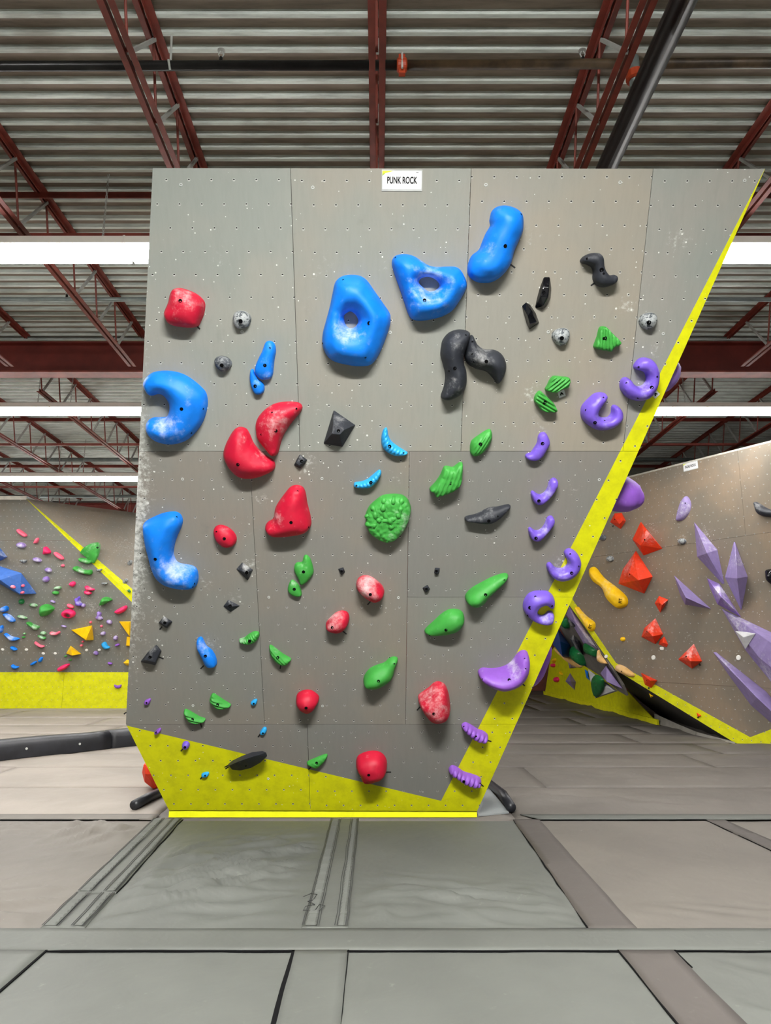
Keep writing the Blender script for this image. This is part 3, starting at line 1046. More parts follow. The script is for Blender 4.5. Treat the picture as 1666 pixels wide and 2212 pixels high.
def beam(name, b, mat, label, cat, group=None):
    return tag(b.build(name, mat, None, CM), label, cat, group)
def girder(d, label, hb=4.25, ht=4.74, x0=X0, x1=X1):
    o = tag(empty('steel_girder', CM), label, 'steel girder')
    b = MB(); b.box(x0, x1, d, d + 0.22, hb, hb + 0.022); b.build('bottom_flange', M_rust, o)
    b = MB(); b.box(x0, x1, d, d + 0.22, ht - 0.022, ht); b.build('top_flange', M_rust2, o)
    b = MB(); b.box(x0, x1, d + 0.1, d + 0.115, hb + 0.022, ht - 0.022); b.build('web_plate', M_rust2, o)
    return o
girder(9.7, 'deep dark red steel girder crossing behind the top of the leaning wall')
girder(20.3, 'far red steel girder crossing above the far left climbing wall')
for (d, dd, t) in ((6.32, 'just above the nearest hanging lights', 'near'), (13.1, 'above the second row of lights', 'mid'), (16.4, 'far off, behind the third row of lights', 'far')):
    b = MB(); b.box(X0, X1, d + .08, d + .125, H_TOP - 0.075, H_TOP - 0.03); b.box(X0, X1, d + .08, d + .086, H_TOP - .1, H_TOP - 0.03)
    beam('bridging_bar', b, M_rust, f'rust red bridging bar under the deck, {dd}', 'bridging bar')
    b = MB(); b.box(X0, X1, d - .05, d, H_BOT + 0.004, H_BOT + 0.01); b.box(X0, X1, d - .05, d - .044, H_BOT + 0.004, H_BOT + .045)
    beam('bridging_bar', b, M_rust, f'rust red bridging bar on the lower chords, {dd}', 'bridging bar')

# pipes
def pipe(d, h, r, mat, label, x0=X0, x1=X1, dx=0.0):
    b = MB(); b.tube([(x0, d, h), (x1, d + dx, h)], r, 16)
    return tag(b.build('sprinkler_pipe', mat, None, CM, True), label, 'pipe')
def head(x, d, h, pp):
    o = empty('sprinkler_head')
    o.parent = pp
    o.location = (x, d, h)
    b = MB(); b.tube([(0, 0, 0), (0, 0, .04)], 0.014, 10); b.build('stem', M_pipe, o)
    b = MB()
    for s in (-1, 1):
        b.tube([(s * .008, 0, .04), (s * .02, 0, .07), (s * .006, 0, .1)], 0.005, 6)
    b.build('yoke', M_pale, o)
    b = MB(); b.tube([(0, 0, .1), (0, 0, .106)], 0.03, 14); b.build('deflector', M_pale, o)
o = tag(empty('sprinkler_pipe', CM), 'long black sprinkler pipe crossing the ceiling above the wall', 'pipe')
PD = 4.53
b = MB(); b.tube([(X0, PD + .04, 4.5), (0.17, PD, 4.5)], 0.036, 16); b.build('pipe_length', M_pipe, o, None, True)
b = MB(); b.tube([(0.2, PD, 4.5), (X1, PD - .1, 4.5)], 0.036, 16); b.build('pipe_length', M_rpipe, o, None, True)
b = MB(); b.tube([(0.15, PD, 4.5), (0.16, PD, 4.5), (0.22, PD, 4.5), (0.23, PD, 4.5)], [0.04, 0.052, 0.052, 0.04], 18)
b.box(0.165, 0.215, PD - .02, PD + .02, 4.545, 4.585); b.box(0.165, 0.215, PD - .02, PD + .02, 4.415, 4.455)
b.build('pipe_coupling', M_coup, o)
b = MB(); b.tube([(0.19, PD - .045, 4.43), (0.19, PD - .045, 4.57)], 0.008, 8); b.build('coupling_bolt', M_washer, o)
b = MB(); b.tube([(-1.585, PD, 4.46), (-1.585, PD - .05, 4.5), (-1.585, PD, 4.545), (-1.585, PD - .02, 4.75)], 0.009, 8); b.build('hanger', M_pale, o)
head(-1.2, PD, 4.53, o)
head(1.58, PD, 4.53, o)
zp = pipe(8.05, 4.5, 0.028, M_zpipe, 'galvanised sprinkler pipe crossing in front of the deep girder')
head(-3.9, 8.05, 4.525, zp)
head(4.05, 8.05, 4.525, zp)
pipe(15.05, 4.5, 0.045, M_zpipe, 'pale sprinkler pipe above the third row of lights')
pipe(18.3, 4.45, 0.04, M_zpipe, 'farthest pale pipe just above the far left wall top')
o = tag(empty('water_main', CM), 'thick black pipe running back along the ceiling on the right', 'pipe')
b = MB(); b.tube([(1.94, -2, 4.12), (1.94, 5.75, 4.12)], 0.084, 20); b.build('pipe_length', M_pipe, o, None, True)
b = MB(); b.tube([(1.94, 5.77, 4.12), (1.94, 9.5, 4.12)], 0.084, 20); b.build('pipe_length', M_pipe, o, None, True)
b = MB(); b.tube([(1.94, 5.74, 4.12), (1.94, 5.78, 4.12)], 0.088, 20); b.build('pipe_joint', M_pale, o)
b = MB(); b.tube([(1.94, PD - .06, 4.19), (1.94, PD - .06, 4.5)], 0.042, 14); b.build('riser', M_zpipe, o, None, True)
b = MB(); b.tube([(1.94, PD - .06, 4.3), (1.94, PD - .06, 4.31), (1.94, PD - .06, 4.37), (1.94, PD - .06, 4.38)], [0.05, 0.065, 0.065, 0.05], 16); b.build('pipe_coupling', M_coup, o)

# ------------------------------------------------------------------ strip lights
def emit(name, strength, rgb=(1.0, 0.985, 0.96)):
    k = NT(name)
    k.bsdf.inputs['Base Color'].default_value = (0.8, 0.8, 0.8, 1)
    k.bsdf.inputs['Emission Color'].default_value = (*rgb, 1)
    k.bsdf.inputs['Emission Strength'].default_value = strength
    return k.m
LAMP = 1.0
M_lens = emit('lit_lamp_lens', 28.0 * LAMP)
M_house = simple_mat('white_enamel', (226, 218, 208), 0.5, var=0.03)
def fixture_meshes():
    L = 2.436
    b = MB()                      # folded housing: top, sloping sides
    z = 0.0
    prof = [(-0.16, 0.0), (-0.165, 0.07), (-0.07, 0.11), (0.07, 0.11), (0.165, 0.07), (0.16, 0.0), (0.15, 0.0), (0.155, 0.06), (-0.155, 0.06), (-0.15, 0.0)]
    n = len(prof)
    vs = [(x, p[0], p[1]) for x in (0, L) for p in prof]
    b.add(vs, [(i, (i + 1) % n, n + (i + 1) % n, n + i) for i in range(n)])
    b.box(0, 0.008, -0.155, 0.155, 0.0, 0.085)
    b.box(L - 0.008, L, -0.155, 0.155, 0.0, 0.085)
    h = mesh('housing', b.v, b.f); h.materials.append(M_house)
    b = MB(); b.box(0.012, L - 0.012, -0.148, 0.148, -0.032, 0.026)
    l = mesh('lamp_lens', b.v, b.f); l.materials.append(M_lens)
    b = MB()
    for i in range(26):           # chain of small links
        zc = 0.09 + i * 0.03
        r = 0.0045
        for s in (-1, 1):
            o_ = 0.008 * s
            if i % 2:
                b.box(o_ - r / 2, o_ + r / 2, -r / 2, r / 2, zc - .004, zc + .034)
            else:
                b.box(-r / 2, r / 2, o_ - r / 2, o_ + r / 2, zc - .004, zc + .034)
    c = mesh('chain', b.v, b.f); c.materials.append(M_pale)
    return h, l, c
FH, FL, FC = fixture_meshes()
FL2 = FL.copy()
FL2.materials.clear()
FL2.materials.append(emit('bright_lamp_lens', 430.0, (1.0, 0.99, 0.96)))
def light_row(d, x_start, n, label, group, off=(), chains=True, lens=None):
    for i in range(n):
        if i in off:
            continue
        o = tag(empty('strip_light', CM @ Matrix.Translation((x_start + i * 2.44, d, 3.962))), label, 'strip light', group)
        for nm, me in (('housing', FH), ('lamp_lens', lens or FL)):
            c = bpy.data.objects.new(nm, me); COL.objects.link(c); c.parent = o
        if chains:
            for xx in (0.25, 2.17):
                c = bpy.data.objects.new('hanging_chain', FC); COL.objects.link(c); c.parent = o; c.location = (xx, 0, 0)
light_row(6.18, -2.43 - 4 * 2.44, 8, 'white strip light in the nearest visible row, behind the leaning wall top', 'strip lights in the nearest row', off=(5,))
light_row(10.54, -5.12 - 3 * 2.44, 8, 'white strip light in the middle row, just below and beyond the deep girder', 'strip lights in the middle row', off=(5,))
light_row(14.63, -6.6 - 2 * 2.44, 4, 'white strip light in the far left row, low over the far left wall', 'strip lights in the far row')
light_row(18.9, -6.6 - 2 * 2.44, 3, 'white strip light farthest back on the left', 'strip lights at the back')
light_row(-0.4, -1.05, 1, 'bright white strip light overhead just behind the viewer', 'bright lights over the front mats', lens=FL2)
light_row(-1.5, -1.05 - 2.44, 3, 'white strip light overhead behind the viewer', 'strip lights behind the viewer', off=(1,))

# ------------------------------------------------------------------ shell
M_shell = simple_mat('hall_wall_paint', (72, 64, 60), 0.8, var=0.15, scale=1.0)
M_brick = simple_mat('red_back_wall', (120, 66, 54), 0.8, var=0.25, scale=2.0)
def shell(name, x0, x1, y0, y1, z0, z1, m):
    b = MB(); b.box(x0, x1, y0, y1, z0, z1)
    structure(b.build(name, m))
shell('wall_back', X0, X1, 24.6, 24.8, -0.35, 7.0, M_brick)
shell('wall_front', X0, X1, -6.9, -6.7, -0.35, 7.0, M_shell)
shell('wall_left', X0 - .2, X0, -6.9, 24.8, -0.35, 7.0, M_shell)
shell('wall_right', X1, X1 + .2, -6.9, 24.8, -0.35, 7.0, M_shell)

# ================================================================== floor and mats
M_slab = simple_mat('dark_subfloor', (22, 22, 23), 0.9)
b = MB(); b.box(X0, X1, -6.9, 24.8, -0.4, -0.12)
structure(b.build('floor', M_slab))
def canvas(name, rgb, wr=0.0):
    k = NT(name)
    v = k.obj()
    c = lin(rgb)
    n1 = k.noise(v, 0.8, 4.0, 0.6)
    n2 = k.noise(v, 9.0, 5.0, 0.65)
    base = k.mix(k.ramp(n1, 0.35, 0.65), tuple(x * 0.9 for x in c[:3]) + (1,), tuple(x * 1.08 for x in c[:3]) + (1,))
    base = k.mix(k.math('MULTIPLY', k.ramp(n2, 0.62, 0.85), 0.22), base, lin((196, 196, 188)))
    sm = k.noise(k.scalev(v, (6, 14, 6)), 2.2, 4.0, 0.6)
    base = k.mix(k.math('MULTIPLY', k.ramp(sm, 0.745, 0.8), 0.5), base, lin((214, 212, 204)))
    k.set(k.bsdf.inputs['Base Color'], base)
    k.bsdf.inputs['Roughness'].default_value = 0.62
    k.bsdf.inputs['Specular IOR Level'].default_value = 0.4
    w = k.noise(v, 5.0, 3.0, 0.5, 0.4)
    f = k.noise(v, 420.0, 2.0)
    k.bump(k.math('ADD', k.math('MULTIPLY', w, 1.0), k.math('MULTIPLY', f, 0.02)), 0.35, 0.02)
    return k.m
M_mat = canvas('grey_mat_canvas', (89, 91, 86))
M_mat2 = canvas('warm_lit_mat_canvas', (102, 97, 90))  # same mats, with the warm tone of the light put into the colour
M_back = canvas('lit_toned_mat_canvas', (136, 128, 119))  # same mats at back left, strong lamp light painted into the canvas
M_right = canvas('dim_toned_mat_canvas', (96, 91, 85))  # same mats on the right, weaker light painted in as a darker tone
M_strip = canvas('grey_seam_canvas', (88, 90, 85))
M_strip2 = canvas('brown_grey_seam_canvas', (80, 75, 71))
M_vel = simple_mat('black_velcro_shadow', (12, 12, 13), 0.9, spec=0.1)  # black bands: velcro, and the covers' edge shadow painted as dark strips
M_stitch = simple_mat('dark_stitching', (46, 47, 46), 0.9)

def wrinkle(x, y, spots):
    z = 0.0
    for (cx, cy, rx, ry, amp, an, fr) in spots:
        dx, dy = x - cx, y - cy
        g = math.exp(-(dx / rx) ** 2 - (dy / ry) ** 2)
        if g < 0.02:
            continue
        ca, sa = math.cos(an), math.sin(an)
        u, v = dx * ca + dy * sa, -dx * sa + dy * ca
        nz = noise.noise((u * fr * 0.55, v * fr * 2.2, cx * 3)) + 0.5 * noise.noise((u * fr * 1.3, v * fr * 4.0, cy))
        z += amp * g * (1 - min(1, abs(nz) * 2.6)) 
    return z

def pad(name, poly, label, mat, spots=(), z=0.0, thick=0.11, step=0.08, group=None, cat='landing mat', wob=0.003, crown=0.0):
    """a padded mat with outline poly (world xy), softly uneven, rolled edge"""
    P = np.array([(p[0], p[1]) for p in poly], float)
    if area(P) < 0:
        P = P[::-1]
    c = P.mean(0)
    B = []
    for i in range(len(P)):
        a, b_ = P[i], P[(i + 1) % len(P)]
        k = max(2, int(np.linalg.norm(b_ - a) / step))
        for j in range(k):
            B.append(a + (b_ - a) * j / k)
    B = np.array(B)
    for i in range(len(B)):
        B[i] += 0.006 * np.array((noise.noise((B[i][0] * 3, B[i][1] * 3, 1.0)), noise.noise((B[i][0] * 3, B[i][1] * 3, 7.0))))
    gx, gy = np.meshgrid(np.arange(P[:, 0].min(), P[:, 0].max(), step), np.arange(P[:, 1].min(), P[:, 1].max(), step))
    g = np.stack([gx.ravel(), gy.ravel()], 1) + 1.3e-4
    g = g[inside(g, P)]
    if len(g):
        g = g[dist_to(g, P) > step * 0.5]
    V = np.vstack([B, g]) if len(g) else B
    n = len(B)
    res = delaunay_2d_cdt([Vector(p) for p in V], [(i, (i + 1) % n) for i in range(n)], [], 1, 1e-6)
    V2 = np.array([tuple(p) for p in res[0]])
    dd = dist_to(V2, P)
    vs = []
    for p, q in zip(V2, dd):
        zz = -0.010 * max(0, 1 - q / 0.03) ** 2 if thick > 0.05 else 0.0
        zz += wob * (noise.noise((p[0] * 1.6, p[1] * 1.6, 3)) + 0.4 * noise.noise((p[0] * 6, p[1] * 6, 5))) * min(1, q / 0.06)
        zz += wrinkle(p[0], p[1], spots) * min(1, max(0, (q - 0.13) / 0.15))
        vs.append((p[0] - c[0], p[1] - c[1], zz))
    fs = [tuple(f) for f in res[2]]
    # skirt down from the outline
    order = list(range(n))
    base = len(vs)
    for i in order:
        vs.append((B[i][0] - c[0], B[i][1] - c[1], -thick))
    for i in order:
        j = (i + 1) % n
        fs.append((i, base + i, base + j, j))
    me = mesh(name, vs, fs, True)
    o = link(name, me, mat)
    o.location = (c[0], c[1], z)
    if label:
        tag(o, label, cat, group)
    return o

def line_strip(o, pts_, w, mat, name, dz=-0.006, t=0.005):
    """a thin band along world points, child of o"""
    b = MB()
    P3 = [Vector((p[0], p[1], dz)) - Vector((o.location.x, o.location.y, 0)) for p in pts_]
    n = len(P3)
    for i, p in enumerate(P3):
        d = (P3[min(i + 1, n - 1)] - P3[max(i - 1, 0)]).normalized()
        s = Vector((-d.y, d.x, 0)) * (w[i] if isinstance(w, (list, tuple)) else w) / 2
        b.v += [tuple(p + s), tuple(p - s), tuple(p + s + Vector((0, 0, t))), tuple(p - s + Vector((0, 0, t)))]
    for i in range(n - 1):
        q, r = 4 * i, 4 * i + 4
        b.f += [(q + 2, q + 3, r + 3, r + 2), (q, q + 2, r + 2, r), (q + 3, q + 1, r + 1, r + 3)]
    return b.build(name, mat, o)

def fl(x, y):
    p = on_floor(x, y)
    return np.array((p.x, p.y))
def jitter_line(a, b_, n=14, amp=0.006, seed=0):
    a, b_ = np.array(a), np.array(b_)
    out = []
    for i in range(n + 1):
        p = a + (b_ - a) * i / n
        out.append((p[0] + amp * noise.noise((p[0] * 4, p[1] * 4, seed)), p[1] + amp * noise.noise((p[0] * 4, p[1] * 4, seed + 9))))
    return out

yS0, yS1 = fl(815, 2055)[1], fl(815, 2010)[1]      # near cross seam
yW = fl(815, 1772)[1]                              # mats meet the wall's foot here
cx = lambda y, a, c: a + (y - yS1) * c             # x of a long seam
LSEAM = lambda y: -1.72 - (y - yS1) * 0.055
CSEAM = lambda y: -0.285
RSEAM = lambda y: 1.285 + (y - yS1) * 0.02
FSEAM = lambda y: 2.92 - (y - 6.6) * 0.02
HW = 0.13
# near row
nr0 = 1.2
pad('landing_mat', [(-1.86, nr0), (-0.29, nr0), (-0.29, yS0 + .1), (-1.78, yS0 + .1)], 'grey landing mat at the very front, left of the centre seam', M_mat, step=.05)
pad('landing_mat', [(-0.27, nr0), (1.37, nr0), (1.35, yS0 + .1), (-0.27, yS0 + .1)], 'grey landing mat at the very front, between the two lower seams', M_mat, step=.05)
pad('landing_mat', [(1.39, nr0), (3.2, nr0), (3.2, yS0 + .1), (1.37, yS0 + .1)], 'grey landing mat at the very front in the corner on the right', M_mat, [(2.1, 3.1, .6, .8, .05, 2.2, 2)], step=.035)
pad('landing_mat', [(-3.6, nr0), (-1.88, nr0), (-1.8, yS0 + .1), (-3.6, yS0 + .1)], 'grey landing mat at the front in the corner on the left', M_mat, step=.06)
# row under the wall
wk = fl(520, 1880)
wk2 = fl(400, 1960)
pad('landing_mat', [(LSEAM(yS1) + .01, yS0 + .12), (CSEAM(0) - .01, yS0 + .12), (CSEAM(0) - .01, yW), (LSEAM(yW) + .01, yW)], 'wrinkled grey landing mat below the left half of the leaning wall', M_mat,
    [(wk[0], wk[1], .34, .36, .05, 0.5, 5), (wk[0] - .25, wk[1] - .35, .6, .45, .06, 0.6, 2.4), (wk2[0], wk2[1], .6, .4, .06, 0.3, 2.2), (wk[0] + .4, wk[1] + .45, .7, .5, .05, 0.45, 3), (wk[0] - .45, wk[1] + .2, .3, .5, .04, 1.2, 2.5)], step=.02)
pad('landing_mat', [(CSEAM(0) + .01, yS0 + .12), (RSEAM(yS1) - .01, yS0 + .12), (RSEAM(yW) - .01, yW), (CSEAM(0) + .01, yW)], 'smooth grey landing mat below the right half of the leaning wall', M_mat,
    [(.6, yS1 + .35, .8, .35, .045, -0.25, 2.5), (.2, yS1 + .5, .45, .35, .04, -.2, 3)], step=.03)
pad('landing_mat', [(RSEAM(yS1) + .01, yS0 + .12), (3.13, yS0 + .12), (FSEAM(yW) + .05, yW), (RSEAM(yW) + .01, yW)], 'grey landing mat to the right of the brown grey seam cover', M_mat2, [(1.9, yS1 + .2, .6, .2, .02, -.3, 2.5)], step=.04)
pad('landing_mat', [(-3.7, yS0 + .12), (LSEAM(yS1) - .01, yS0 + .12), (LSEAM(yW) - .01, yW), (-3.75, yW)], 'pale grey landing mat to the left of the wrinkled seam cover', M_mat2,
    [(-2.35, yW - .3, .4, .6, .06, 1.1, 2.5), (-2.9, yW - .1, .6, .3, .07, .3, 3), (-2.3, 4.5, .6, .5, .05, .7, 2.2)], step=.03)
pad('landing_mat', [(3.15, yS0 + .12), (5.2, yS0 + .12), (5.2, yW), (FSEAM(yW) + .07, yW)], 'grey landing mat farthest right in the row below the wall', M_mat2, [(3.6, 6.1, .5, .3, .02, .1, 4)], step=.08)
pad('landing_mat', [(-5.6, yS0 + .12), (-3.72, yS0 + .12), (-3.77, yW), (-5.6, yW)], 'grey landing mat farthest left in the row below the wall', M_mat2, step=.08)
# cross seam cover and long seam covers
def seam(poly, label, mat, spots=(), wob=0.002, step=0.045):
    return pad('seam_cover', poly, label, mat, spots, z=0.009, thick=0.007, step=step, cat='seam cover', wob=wob)
s = seam([(-4.2, yS0 - .002), (3.6, yS0 - .002), (3.6, yS1 + .006), (-4.2, yS1 + .006)], 'wide grey canvas seam cover running across the whole floor', M_strip)
line_strip(s, jitter_line((-1.68, yS0 - .012), (-0.42, yS0 - .012), seed=1), [.004] + [0.016] * 14, M_vel, 'velcro_shadow_edge')
line_strip(s, jitter_line((-0.155, yS0 - .012), (1.23, yS0 - .012), seed=2), 0.012, M_vel, 'velcro_shadow_edge')
line_strip(s, jitter_line((1.5, yS0 - .012), (3.2, yS0 - .012), seed=3), 0.010, M_vel, 'velcro_shadow_edge')
line_strip(s, jitter_line((.2, yS1 + .008), (1.6, yS1 + .008), seed=4), 0.006, M_vel, 'velcro_shadow_edge')
s = seam([(-0.415, nr0), (-0.15, nr0), (-0.15, yS0 - .004), (-0.415, yS0 - .004)], 'smooth grey seam cover at the front, centre of the floor', M_strip)
line_strip(s, jitter_line((-0.425, nr0), (-0.418, yS0), seed=5), 0.03, M_vel, 'velcro_shadow_edge')
line_strip(s, jitter_line((-0.148, nr0), (-0.148, yS0), seed=6), 0.005, M_vel, 'velcro_shadow_edge')
s = seam([(1.245, nr0), (1.525, nr0), (1.5, yS0 - .004), (1.225, yS0 - .004)], 'brownish grey seam cover at the front, right of centre', M_strip2)
line_strip(s, jitter_line((1.24, nr0), (1.222, yS0), seed=7), 0.008, M_vel, 'velcro_shadow_edge')
line_strip(s, [(1.512, 3.72), (1.505, yS0 - .06), (1.5, yS0)], [.003, .010, .026], M_vel, 'velcro_shadow_edge')
s = seam([(-1.97, nr0), (-1.77, nr0), (-1.68, yS0 - .004), (-1.92, yS0 - .004)], 'grey seam cover at the front left corner of the floor', M_strip)
line_strip(s, jitter_line((-1.76, nr0), (-1.675, yS0), seed=8), 0.012, M_vel, 'velcro_shadow_edge')
# stitched centre cover
def stitched(xf, y0, y1, hw, label, seed, inner=(.35, .52)):
    poly = [(xf(y0) - hw, y0), (xf(y0) + hw, y0), (xf(y1) + hw, y1), (xf(y1) - hw, y1)]
    o = seam(poly, label, M_strip, [(xf(y), y, .05, .5, .009, 1.45, 3) for y in np.arange(y0, y1, .7)], 0.004, 0.03)
    for f in (-.97, -inner[0], inner[1] - .1, .97, -.9, -inner[0] + .09, inner[1], .9):
        line_strip(o, jitter_line((xf(y0) + hw * f, y0 + .01), (xf(y1) + hw * f, y1 - .01), 24, .008, seed + f), 0.0035, M_stitch, 'stitch_line', 0.0085, .002)
    for (f0, f1) in ((-.88, -inner[0] - .03), (inner[1] + .03, .88)):      # gathered pleats between the stitch lines
        b = MB()
        y, k = y0 + .03, 0
        while y < y1 - .02:
            xa, xb = xf(y) + hw * f0 - o.location.x, xf(y) + hw * f1 - o.location.x
            ja, jb = (.005 * noise.noise((y * 9, f0, seed + q)) for q in (0, 5))
            z = .014 if k % 2 else .003
            b.v += [(xa, y + ja - o.location.y, .004), (xa + .012, y + ja - o.location.y, z), (xb - .012, y + jb - o.location.y, z), (xb, y + jb - o.location.y, .004)]
            if k:
                n_ = len(b.v)
                for q in range(3):
                    b.f.append((n_ - 8 + q, n_ - 7 + q, n_ - 3 + q, n_ - 4 + q))
            y += .022 + .007 * (k % 3)
            k += 1
        b.build('pleated_band', M_strip, o)
    return o
o = stitched(CSEAM, yS1 + .01, yW + .02, .125, 'stitched pleated seam cover running to the foot of the leaning wall', 3)
b = MB()
line_strip(o, [(-.41, yS1 + .02), (-.35, yS1 + .012), (-.28, yS1 + .008), (-.22, yS1 + .012), (-.16, yS1 + .02)], [.03, .012, .024, .012, .03], M_vel, 'velcro_shadow_edge')
b = MB()
lp = [fl(x, y) for x, y in ((655, 1945), (672, 1938), (685, 1940), (676, 1952), (665, 1955), (680, 1962), (660, 1966), (655, 1975), (680, 1975), (690, 1962), (702, 1965), (690, 1975))]
b.tube([(p[0] - o.location.x, p[1] - o.location.y, .012) for p in lp], .0022, 6); b.build('loose_thread', M_stitch, o, None, True)
ym = fl(150, 1932)[1]
o = stitched(LSEAM, ym, yW + .02, .125, 'bunched pleated seam cover slanting along the left of the wrinkled mat', 11, (.3, .45))
line_strip(o, jitter_line((LSEAM(ym) + .13, ym), (LSEAM(yW) + .13, yW), 20, .012, 4), 0.008, M_vel, 'velcro_shadow_edge')
o = stitched(LSEAM, yS1 + .01, ym - .004, .12, 'short pleated seam cover patch beside the front left seam', 17, (.3, .45))
line_strip(o, [(LSEAM(yS1) - .1, yS1 + .015), (LSEAM(yS1) - .02, yS1 + .01), (LSEAM(yS1) + .1, yS1 + .02)], [.006, .02, .03], M_vel, 'velcro_shadow_edge')
s = seam([(RSEAM(yS1) - HW, yS1 + .008), (RSEAM(yS1) + HW, yS1 + .008), (RSEAM(yW) + HW - .03, yW), (RSEAM(yW) - HW, yW)], 'brown grey seam cover running from the wall foot on the right', M_strip2, [(1.3, y, .2, .2, .006, 0.1, 7) for y in (4.6, 5.2, 5.8)])
line_strip(s, jitter_line((RSEAM(yS1) - HW, yS1), (RSEAM(yW) - HW, yW), 20, .012, 2), 0.009, M_vel, 'velcro_shadow_edge')
line_strip(s, [(RSEAM(yS1) - .17, yS1 + .012), (RSEAM(yS1) - .12, yS1 + .006), (RSEAM(yS1) + .05, yS1 + .006)], [.006, .025, .006], M_vel, 'velcro_shadow_edge')
s = seam([(FSEAM(yW) - .02, yW - .02), (FSEAM(yW) + .14, yW - .02), (3.3, yS1 + .01), (3.07, yS1 + .01)], 'grey seam cover on the far right of the mats', M_strip2, [(3.1, y, .15, .2, .006, .1, 7) for y in (4.9, 5.6, 6.2)])
line_strip(s, jitter_line((3.07, yS1), (FSEAM(yW) - .02, yW), 20, .01, 2), 0.012, M_vel, 'velcro_shadow_edge')
# cover along the wall foot on the right and on the left
yW2 = fl(1300, 1752)[1]
s = seam([(1.46, yW), (5.0, yW + .02), (5.0, yW + .19), (1.3, yW + .19)], 'grey seam cover crossing to the right of the wall foot', M_strip, step=.06)
line_strip(s, jitter_line((1.46, yW - .004), (FSEAM(yW), yW), 20, .012, 5), 0.014, M_vel, 'velcro_shadow_edge')
s = seam([(-5.2, yW), (-1.98, yW), (-1.98, yW + .2), (-5.2, yW + .2)], 'pale grey seam cover crossing to the left of the wall foot', M_mat2, [(-3., yW + .1, .5, .1, .014, .1, 6)], step=.05)
line_strip(s, jitter_line((-3.75, yW - .004), (-2.1, yW - .004), 24, .012, 6), 0.014, M_vel, 'velcro_shadow_edge')
# mats beyond the wall foot, in rows
rows = [yW + .1, 8.1, 9.4, 10.5, 11.6, 12.8, 14.1, 15.5, 17.2, 19.0, 22.0, 24.5]
cols = [-14.9, -11.6, -8.4, -5.2, -2.0, 1.25, 4.5, 7.7, 11.9]
for r in range(len(rows) - 1):
    for c in range(len(cols) - 1):
        sh = 0.7 * (r % 2) - 0.06 * (rows[r] - 6.6)
        x0 = cols[c] + (sh if c else 0); x1 = cols[c + 1] + (sh if c < len(cols) - 2 else 0)
        y0, y1 = rows[r], rows[r + 1]
        right = c >= 4
        lb = ('dim-toned grey landing mat in the open floor to the right behind the leaning wall' if right else 'lit-toned grey landing mat in the floor to the left behind the leaning wall')
        sp = []
        if right:
            sp = [(x0 + .8 + .3 * (r % 3), (y0 + y1) / 2, 1.2, .45, .06, 0.1, 1.6)]
        elif r < 2:
            sp = [(x0 + 1.4, (y0 + y1) / 2, .7, .3, .02, .5, 3.5)]
        pad('landing_mat', [(x0 + .006, y0 + .007), (x1 - .006, y0 + .007), (x1 - .006, y1 - .007), (x0 + .006, y1 - .007)], lb, M_right if right else M_back, sp,
            step=.1 if r < 3 else .25, group='mats behind the wall on the right' if right else 'mats behind the wall on the left', wob=.006)
# front filler mats below and behind the viewer
for i, x0 in enumerate((-6.0, -3.6, -0.4, 1.53)):
    pass
for (x0, x1, y0, y1, w) in ((-14.9, -3.62, -6.6, 4.0, 'left'), (3.25, 11.9, -6.6, 4.0, 'right'), (-3.6, 3.2, -6.6, 1.18, 'behind'), (-14.9, -5.63, 4.05, yW, 'far left'), (5.23, 11.9, 4.05, yW, 'far right')):
    pad('landing_mat', [(x0, y0), (x1, y0), (x1, y1), (x0, y1)], f'plain grey landing mat lying {w} of the front mats, outside the view', M_mat, step=.6)

# ------------------------------------------------------------------ pads and rolls on the floor
def rolled(name, pts_, r, label, mat, cat, squash=1.0, parts=None):
    b = MB(); b.tube(pts_, r, 16)
    c = Vector(pts_[0])
    b.v = [tuple(Vector(v) - c) for v in b.v]
    o = b.build(name, mat, None, None, True)
    o.location = c
    return tag(o, label, cat)
M_vinyl = simple_mat('black_vinyl', (30, 31, 36), 0.42, var=0.35, scale=5.0, bump=0.3, bscale=12)
pL0, pL1 = on_floor(0, 1644), on_floor(300, 1611)
dv = (pL1 - pL0).normalized()
b0 = pL0 - dv * 1.2
o = tag(empty('floor_bolster', None, b0), 'long black vinyl bolster lying on the mats at far left', 'bolster')
L = (pL1 - b0).length + .6
pr = Vector((-dv.y, dv.x, 0))
def bol(s0, s1, name):
    b = MB()
    prof = [(0.0, .005), (.0, .17), (.03, .225), (.1, .25), (.26, .25), (.3, .22), (.32, .05), (.32, .005)]
    ss = np.linspace(s0, s1, 14)
    for s_ in ss:
        for (a, z) in prof:
            wv = .012 * noise.noise((s_ * 2.2, a * 8, z * 6))
            p = dv * s_ + pr * (a + wv)
            b.v.append((p.x, p.y, max(.004, z + wv)))
    n = len(prof)
    for i in range(len(ss) - 1):
        for k in range(n - 1):
            b.f.append((i * n + k, (i + 1) * n + k, (i + 1) * n + k + 1, i * n + k + 1))
    b.f.append(tuple(range(n)))
    b.f.append(tuple((len(ss) - 1) * n + k for k in reversed(range(n))))
    q = b.build(name, M_vinyl, o, None, True)
    bm_ = bmesh.new(); bm_.from_mesh(q.data); bmesh.ops.recalc_face_normals(bm_, faces=bm_.faces[:]); bm_.to_mesh(q.data); bm_.free()
    return q
bol(0, L - 1.05, 'bolster_cover'); bol(L - 1.03, L, 'bolster_cover')
for (x, y) in ((57, 1617), (172, 1607)):
    q = on_plane(x, y, pL0, pr) - b0
    b = MB(); b.tube([(0, 0, 0), tuple(-pr * .012)], .016, 12); e = b.build('snap_button', M_washer, o); e.location = q
p0, p1 = on_floor(288, 1751), on_floor(352, 1716)
